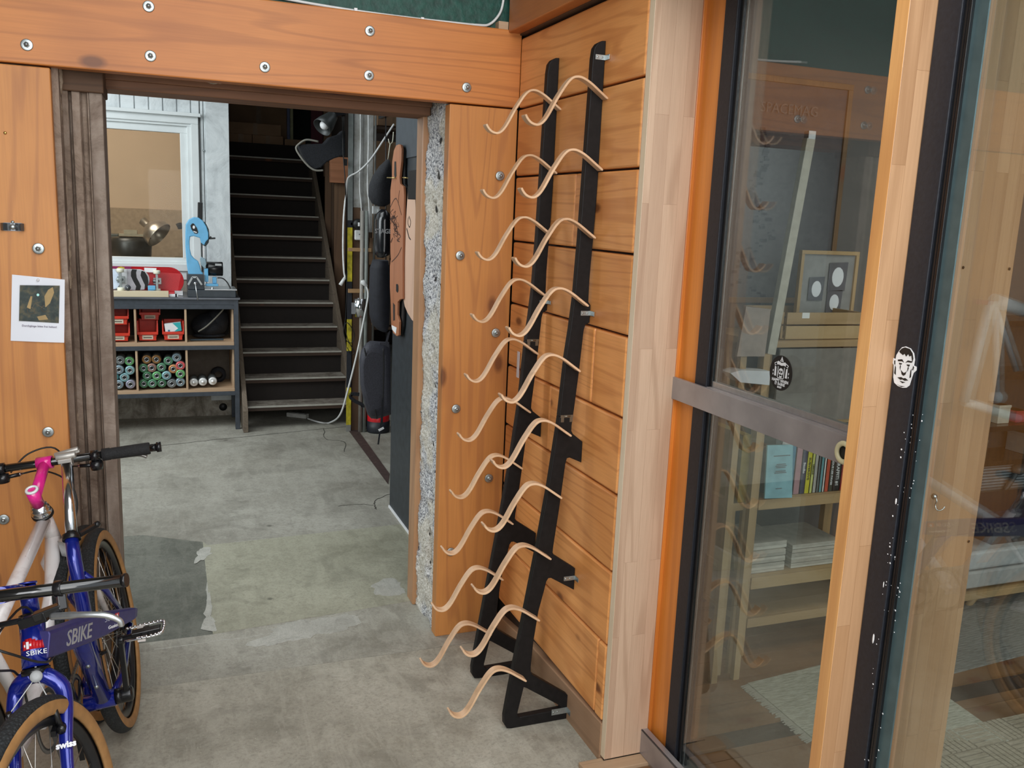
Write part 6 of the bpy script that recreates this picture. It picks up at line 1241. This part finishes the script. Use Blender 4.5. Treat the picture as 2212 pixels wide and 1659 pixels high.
# head badge
hc=B(.778,0,.650); hx=(B(.752,0,.690)-B(.802,0,.612)).normalized(); hn=(Vector((0,0,EYE))-hc); hn=(hn-hx*hn.dot(hx)).normalized(); hs=hx.cross(hn); hs=hs if hs.x>0 else -hs
m=MB(); R_h=.0272
def hp_(a,h,r=R_h): return hc+hx*h+(hn*math.cos(a)+hs*math.sin(a))*r
for i in range(7):
    a0=-.9+i*.26; a1=a0+.26; top=.012+.004*math.sin(i); bot=-.008
    m.add([hp_(a0,bot),hp_(a1,bot),hp_(a1,top),hp_(a0,top),hp_(a0,bot,R_h-.001),hp_(a1,bot,R_h-.001),hp_(a1,top,R_h-.001),hp_(a0,top,R_h-.001)],[(0,1,2,3),(4,7,6,5),(0,4,5,1),(1,5,6,2),(2,6,7,3),(3,7,4,0)],True)
build('red_badge',m,REDM,bl_); m=MB()
for a,w_,h0,h1 in((-.45,.10,-.006,.009),(-.45,.28,-.001,.004)):
    m.add([hp_(a-w_,h0,R_h+.0006),hp_(a+w_,h0,R_h+.0006),hp_(a+w_,h1,R_h+.0006),hp_(a-w_,h1,R_h+.0006),hp_(a-w_,h0,R_h-.001),hp_(a+w_,h0,R_h-.001),hp_(a+w_,h1,R_h-.001),hp_(a-w_,h1,R_h-.001)],[(0,1,2,3),(4,7,6,5),(0,4,5,1),(1,5,6,2),(2,6,7,3),(3,7,4,0)])
build('badge_cross',m,WHT,bl_); build('lettering',text('SBIKE',frame(hp_(.15,-.017,R_h+.0006),hs*math.cos(.15)-hn*math.sin(.15),hx),.014,ext=.0006,sx=1.2),WHT,bl_)
# fork
cr0=B(.812,0,.597)
def fk(s):
    sh=cr0+Ls*(.052*s)+B.f*.010-B.up*.042; kn=fw_+(cr0-fw_)*.55+Ls*(.053*s)+Vector((0,0,.01)); dr=fw_+Ls*.052*s
    return smooth_path([cr0+Ls*.004*s+B.up*.004,cr0+Ls*(.028*s)-B.up*.006,sh,kn,dr+B.f*(-.012)+Vector((0,0,.06)),dr],5)
for s in(1,-1):
    P=fk(s); m=MB(); m.tube(P,[.0175]*10+[.0165-.0095*(i/(len(P)-11)) for i in range(len(P)-10)],14); fg=build('fork_leg',m,BLUE,bl_)
    if s>0:
        i=len(P)*6//10; d_=(P[i+1]-P[i]).normalized(); n_=(Vector((0,0,EYE))-P[i]); n_=(n_-d_*n_.dot(d_)).normalized(); build('lettering',text('swiss',frame(P[i]+n_*.0158,d_.cross(n_),-d_) if (d_.cross(n_)).x>0 else frame(P[i]+n_*.0158,-d_.cross(n_),-d_),.018,ext=.0012,sx=1.0,bold=.0008),plain('fork_sticker',(.6,.6,.62),.4,.2),fg)
m=MB(); q=cr0+(Vector((0,0,EYE))-cr0).normalized()*.018; m.lathe(q,(Vector((0,0,EYE))-cr0),[(0,0),(.013,0),(.012,.012),(.004,.014),(0,.013)],16); build('crown_bolt',m,GREYP,bl_)
# brakes
for s in(1,-1):
    m=MB(); P=fk(s); p=P[len(P)//2]; m.tube([p+B.f*.012,p+B.f*.022-Ls*.006*s+B.up*.004,p+B.f*.03-Ls*.008*s+B.up*.055],.006,8); m.bar(p+B.f*.012-Ls*.018*s-B.f*.03,p+B.f*.012-Ls*.018*s+B.f*.03,.010,.012); m.lathe(p+B.f*.022-Ls*.004*s,B.f,[(0,-.01),(.009,-.01),(.009,.01),(0,.01)],10); build('brake',m,BMET,bl_)
m=MB(); 
for s in(1,-1):
    P=fk(s); p=P[len(P)//2]; m.tube([q,p+B.f*.03-Ls*.008*s+B.up*.05],.0012,5)
m.tube([q,B(.76,.008,.72)],.0022,6); build('brake_wire',m,WCAB,bl_)
# handlebar
hbC=Vector((-.329,1.885,.822)); e1=hbC+Ls*.249; e0=hbC-Ls*.26
tubes('handlebar',bl_,plain('gloss_black_bar',(.006,.006,.006),.12,0,.05,Coat_Weight=.8),([e0,e1-Ls*.006],.0125),n=20); tubes('bar_end_plug',bl_,BMET,([e1-Ls*.006,e1+Ls*.001],.0137),n=20)
m=MB(); m.ring(hbC+Ls*.118,Ls,[(.0128,-.008),(.0165,-.008),(.0165,.008),(.0128,.008)],20); bcl=hbC+Ls*.118
m.bar(bcl-B.up*.012,bcl-B.up*.040+B.f*.012,.016,.020); m.bar(bcl-B.up*.034+B.f*.01,bcl-B.up*.045+B.f*.02-Ls*.055,.022,.016); m.bar(bcl-B.up*.045+B.f*.02-Ls*.03,bcl-B.up*.056+B.f*.02-Ls*.085,.016,.02); m.cyl(bcl-B.up*.048+B.f*.02-Ls*.075,bcl-B.up*.053+B.f*.018-Ls*.125,.006,10); build('brake_mount',m,BMET,bl_,bev=.002)
m=MB(); L0=bcl-B.up*.046+B.f*.025; m.tube(smooth_path([L0-Ls*.02,L0+Ls*.012+B.up*.002+B.f*.01,L0+Ls*.045+B.up*.003+B.f*.018,L0+Ls*.085-B.up*.004+B.f*.018,L0+Ls*.108-B.up*.02+B.f*.014,L0+Ls*.110-B.up*.033+B.f*.012],5),[.0072]*8+[.0062]*10+[.0058]*8,12); build('brake_lever',m,ALU,bl_)
m=MB(); e_=bcl-B.up*.053+B.f*.018-Ls*.125
m.tube(smooth_path([e_,e_-Ls*.05-B.up*.004,e_-Ls*.10-B.up*.02,e_-Ls*.13-B.up*.08],5),.0028,7)
m.tube(smooth_path([hbC-Ls*.13-B.up*.02,hbC-Ls*.06-B.up*.05+B.f*.06,hbC+Ls*.02-B.up*.10+B.f*.06,B(.80,.03,.62),B(.6,.02,.60)],5),.0026,7)
m.tube(smooth_path([hbC-Ls*.16-B.up*.02,hbC-Ls*.12-B.up*.07+B.f*.06,hbC-Ls*.03-B.up*.13+B.f*.05,B(.79,-.04,.60),B(.81,-.03,.50)],5),.0026,7)
m.tube(smooth_path([e_,e_-Ls*.02-B.up*.03,B(.79,.0,.75),B(.765,.02,.70),B(.74,.02,.69)],5),.0026,7); build('brake_cable',m,BLK,bl_)
# crank and pedal on the visible side
ck=B(.33,.062,.255); ce=B(.347,.085,.425)
m=MB(); m.lathe(ck-B.L*.012,B.L,[(0,0),(.020,0),(.021,.01),(.021,.03),(.014,.034),(0,.034)],20); m.bar(ck+B.L*.006,ce+B.L*.0,.026,.013,B.L); m.lathe(ce-B.L*.006,B.L,[(0,0),(.013,0),(.013,.014),(0,.014)],14); build('crank',m,BMET,bl_,bev=.002)
pc_=B(.347,.145,.430); pd=MB(); pd.cyl(ce,pc_+B.L*.035,.009,10); pd.bar(pc_-B.L*.03,pc_+B.L*.045,.026,.02,B.up); pd.bar(pc_-B.f*.03+B.L*.005,pc_+B.f*.03+B.L*.005,.016,.012,B.up)
pe=build('pedal_body',pd,BMET,bl_,bev=.002)
m=MB(); fr_=[pc_+B.f*a+B.L*b+B.up*.004 for a,b in((-.036,-.045),(-.040,.0),(-.038,.042),(-.025,.052),(.025,.052),(.038,.042),(.040,0),(.036,-.045))]
m.tube(smooth_path(fr_,3),.0035,6)
for i in range(26):
    P=smooth_path(fr_,4); p=P[i%len(P)]; m.ball(p+B.up*.003,.0042,6)
build('pedal_cage',m,CHROME,pe); m=MB(); m.bar(pc_-B.L*.02-B.f*.036,pc_+B.L*.0-B.f*.038,.01,.014); m.box(pc_+B.f*.036-Vector((.012,.004,.006)),pc_+B.f*.036+Vector((.008,.004,.006))); build('reflector',m,plain('reflector_white',(.6,.55,.52),.3),pe)
ck2=B(.33,-.07,.255); ce2=B(.315,-.08,.09); m=MB(); m.bar(ck2,ce2,.024,.013,B.L); m.ring(B(.33,-.055,.255),B.L,[(.07,-.0015),(.085,-.0015),(.085,.0015),(.07,.0015)],40)
for k in range(5): a=k*1.257; m.bar(B(.33,-.055,.255),B(.33,-.055,.255)+(B.f*math.cos(a)+B.up*math.sin(a))*.075,.014,.004,B.L)
build('chainring',m,BMET,bl_)
m=MB(); ch=[]
for k in range(18): a=math.pi/2-math.pi*k/17; ch.append(B(.33,-.055,.255)+(B.f*math.cos(a)+B.up*math.sin(a))*.087)
rr_=rw-B.L*.055
for k in range(10): a=-math.pi/2-math.pi*k/9; ch.append(rr_+(B.f*math.cos(a)+B.up*math.sin(a))*.03)
for i in range(len(ch)):
    a,b=ch[i],ch[(i+1)%len(ch)]; n_=max(1,int((b-a).length/.0127))
    for j in range(n_): p=a.lerp(b,j/n_); q_=a.lerp(b,(j+.8)/n_); m.bar(p,q_,.006,.008,B.up if abs((b-a).normalized().dot(B.up))<.9 else B.f)
build('chain',m,plain('oily_chain',(.22,.2,.18),.35,.8),bl_,kind='stuff')
m=MB(); m.ring(rr_,B.L,[(.012,-.02),(.034,-.02),(.030,0),(.022,.016),(.012,.016)],24); build('sprockets',m,plain('dark_sprocket',(.15,.14,.12),.35,.8),bl_)
m=MB(); dm=rw-B.L*.075-B.up*.03+B.f*.01; m.bar(rw-B.L*.06,dm-B.up*.02,.02,.016); m.bar(dm-B.up*.0,dm-B.up*.09+B.f*.02,.012,.014,B.L); 
for w_ in(.01,.085): m.lathe(dm-B.up*w_+B.f*.01*w_*10-B.L*.004,B.L,[(0,0),(.019,0),(.019,.006),(0,.006)],12)
build('rear_derailleur',m,BMET,bl_)
m=MB()
for u_,w_ in((.262,.615),(.27,.592)): m.bar(B(u_-.004,.0185,w_),B(u_-.004,.0195,w_-.05),.022,.0008,B.L)
# ---- white bicycle with pink stem
W2=BF((-.4199,1.9422,-.0025),(.1903,.9817,0),math.radians(7))
wb2=thing('bicycle',(-.36,2.45,0),'white bicycle with a pink stem and black handlebar leaning against the left pine panel','bicycle')
# its front is away from the camera
fw2=W2(.935,0,.302); rw2=W2(.03,0,.312)
wheel(fw2+W2.L*.028,W2.L,.305,.024,wb2); wheel(rw2-W2.L*.0,W2.L,.315,.024,wb2)
ht,hb2=W2(.795,0,.715),W2(.85,0,.60)
tubes('head_tube',wb2,WPNT,([ht,hb2],.021)); 
tubes('top_tube',wb2,WPNT,([W2(.80,0,.695),W2(.30,-.0,.55)],.0185)); bb2=W2(.45,0,.26)
tubes('down_tube',wb2,WPNT,([W2(.835,0,.635),W2(.74,.006,.50),bb2],[.020,.021,.021])); tubes('seat_tube',wb2,WPNT,([W2(.285,0,.62),bb2],.0165))
tubes('bottom_bracket_shell',wb2,WPNT,([bb2-W2.L*.036,bb2+W2.L*.036],.021))
for l in(.04,-.04):
    tubes('seat_stay',wb2,WPNT,([W2(.30,l*.3,.55),rw2+W2.L*l*1.4],.008),n=8); tubes('chain_stay',wb2,WPNT,([bb2+W2.L*l*.6,rw2+W2.L*l*1.4],.010),n=8)
    tubes('fork_leg',wb2,WPNT,([hb2+W2.L*(l*.3+.004),hb2+W2.L*(l*1.3+.012)-W2.up*.05,fw2+W2.L*(l*1.35+.028)],[.014,.013,.008]),n=10)
m=MB(); m.lathe(hb2-(ht-hb2).normalized()*.006,(ht-hb2),[(.020,-.01),(.027,-.008),(.027,0),(.020,.004)],18); build('fork_crown_race',m,PINK,wb2)
hd_=(ht-hb2).normalized(); m=MB(); m.lathe(ht,hd_,[(.022,0),(.028,.002),(.028,.010),(.023,.013),(.025,.017),(.025,.022),(.021,.024),(.0215,.034),(.0,.034)],24); build('headset',m,CHROME,wb2)
m=MB(); m.lathe(ht,hd_,[(.0235,-.004),(.0295,-.004),(.0295,.003),(.0235,.003)],24); build('headset_seal',m,BMET,wb2)
sA=W2(.772,0,.757); sB=W2(.752,0,.800); sC=W2(.885,0,.842)
tubes('stem',wb2,PINK,([sA-(sB-sA)*.15,sB],[.0175,.0175]),([W2(.765,0,.775),sC],[.0155,.0155]),n=18)
m=MB(); Lb=(W2.L*1.0+W2.f*.02).normalized(); m.ring(sC,Lb,[(.0135,-.021),(.0185,-.021),(.0185,.021),(.0135,.021)],24); build('bar_clamp',m,PINK,wb2)
m=MB(); m.ring(sB,(sB-sA),[(.011,-.001),(.0185,-.001),(.0165,.004),(.011,.004)],20); build('stem_rim',m,WHT,wb2); m=MB(); m.lathe(sB,(sB-sA),[(0,-.004),(.011,-.004),(.011,.001)],16); build('stem_bore',m,BLK,wb2)
Lb=Vector((.985,-.03,.105)).normalized()
g0=pY(205,1001,sC.y-.012); 
tubes('handlebar',wb2,bpy.data.materials['gloss_black_bar'],([sC-Lb*.33,sC+Lb*.30],.0118),n=18)
eR=sC+Lb*.308
m=MB(); m.lathe(sC+Lb*.155,Lb,[(.0125,0),(.0185,0),(.0185,.022),(.0165,.024),(.0175,.03),(.0180,.08),(.0185,.13),(.0175,.134),(.0125,.134)],20); build('grip',m,GRIP,wb2); m=MB(); m.lathe(sC-Lb*.33,Lb,[(.0125,0),(.018,0),(.018,.13),(.0125,.13)],20); build('grip',m,GRIP,wb2)
m=MB(); m.cyl(sC+Lb*.29,eR,.0118,16); m.cyl(eR,eR+Lb*.013,.0155,16); build('bar_end_plug',m,BMET,wb2)
for s,k in((1,.135),(-1,.115)):
    c=sC+Lb*k*s; m=MB(); m.ring(c,Lb,[(.0122,-.01),(.017,-.01),(.017,.01),(.0122,.01)],18); m.lathe(c-W2.up*.030,W2.up,[(0,-.014),(.016,-.012),(.019,0),(.017,.014),(.0,.016)],16); m.cyl(c-W2.up*.028,c-W2.up*.024-Lb*.045*s,.006,10); sh_=build('shifter',m,BMET,wb2)
    m=MB(); m.cyl(c-W2.up*.024-Lb*.03*s,c-W2.up*.023-Lb*.05*s,.0045,10); build('barrel_adjuster',m,CHROME,sh_)
c=sC+Lb*.135; m=MB(); m.tube(smooth_path([c-W2.up*.018+W2.f*.02,c+Lb*.05-W2.up*.020+W2.f*.03,c+Lb*.11-W2.up*.022+W2.f*.03,c+Lb*.135-W2.up*.032+W2.f*.028],5),[.006]*16,8); build('brake_lever',m,plain('lever_grey',(.35,.34,.32),.35,.7),wb2)
m=MB()
m.tube(smooth_path([sC-Lb*.065-W2.up*.023,sC-Lb*.02-W2.up*.03+W2.f*.03,sC+Lb*.03-W2.up*.075+W2.f*.05,sC+Lb*.045-W2.up*.15+W2.f*.03,W2(.86,.04,.60)],6),.0026,7)
m.tube(smooth_path([sC+Lb*.085-W2.up*.024,sC+Lb*.05-W2.up*.034+W2.f*.03,sC+Lb*.045-W2.up*.09+W2.f*.05,sC+Lb*.055-W2.up*.16+W2.f*.02,W2(.80,.035,.58),W2(.74,.03,.49)],6),.0026,7)
m.tube(smooth_path([sC-Lb*.10-W2.up*.02+W2.f*.02,sC-Lb*.06+W2.up*.02+W2.f*.06,sC+Lb*.01+W2.up*.024+W2.f*.07,sC+Lb*.03-W2.up*.06+W2.f*.08,W2(.87,.04,.62)],6),.0026,7); build('brake_cable',m,BLK,wb2)
m=MB(); q_=W2(.725,.02,.475); m.bar(q_-W2.L*.02,q_+W2.L*.022,.012,.006); m.bar(q_-W2.L*.02,q_-W2.L*.018-W2.up*.03,.006,.006); m.bar(q_+W2.L*.022,q_+W2.L*.020-W2.up*.03,.006,.006); build('cable_bracket',m,BMET,wb2)
m=MB(); m.bar(W2(.79,.045,.66)-W2.up*.03,W2(.80,.045,.64)-W2.up*.06,.03,.02); m.tube([W2(.83,-.03,.55),W2(.83,.05,.55)],.008,8); build('brake',m,ALU,wb2)
ck=bb2+W2.L*.05; m=MB(); m.bar(ck,ck-W2.up*.16+W2.f*.04,.024,.012,W2.L); m.ring(bb2+W2.L*.045,W2.L,[(.07,-.0015),(.083,-.0015),(.083,.0015),(.07,.0015)],36); build('crankset',m,plain('worn_crank',(.2,.2,.2),.35,.8),wb2)
tubes('seat_post',wb2,CHROME,([W2(.285,0,.62),W2(.25,0,.72)],.0135)); m=MB(); c=W2(.245,0,.745)
R=[]
for t_,hw,h in((-.14,.03,.01),(-.10,.068,.02),(-.04,.062,.022),(.04,.03,.018),(.12,.016,.012)): 
    R.append([c+W2.f*t_+W2.L*hw*math.cos(k*math.pi/6)+W2.up*h*math.sin(k*math.pi/6) for k in range(12)])
m.loft(R); build('saddle',m,BLKF,wb2)
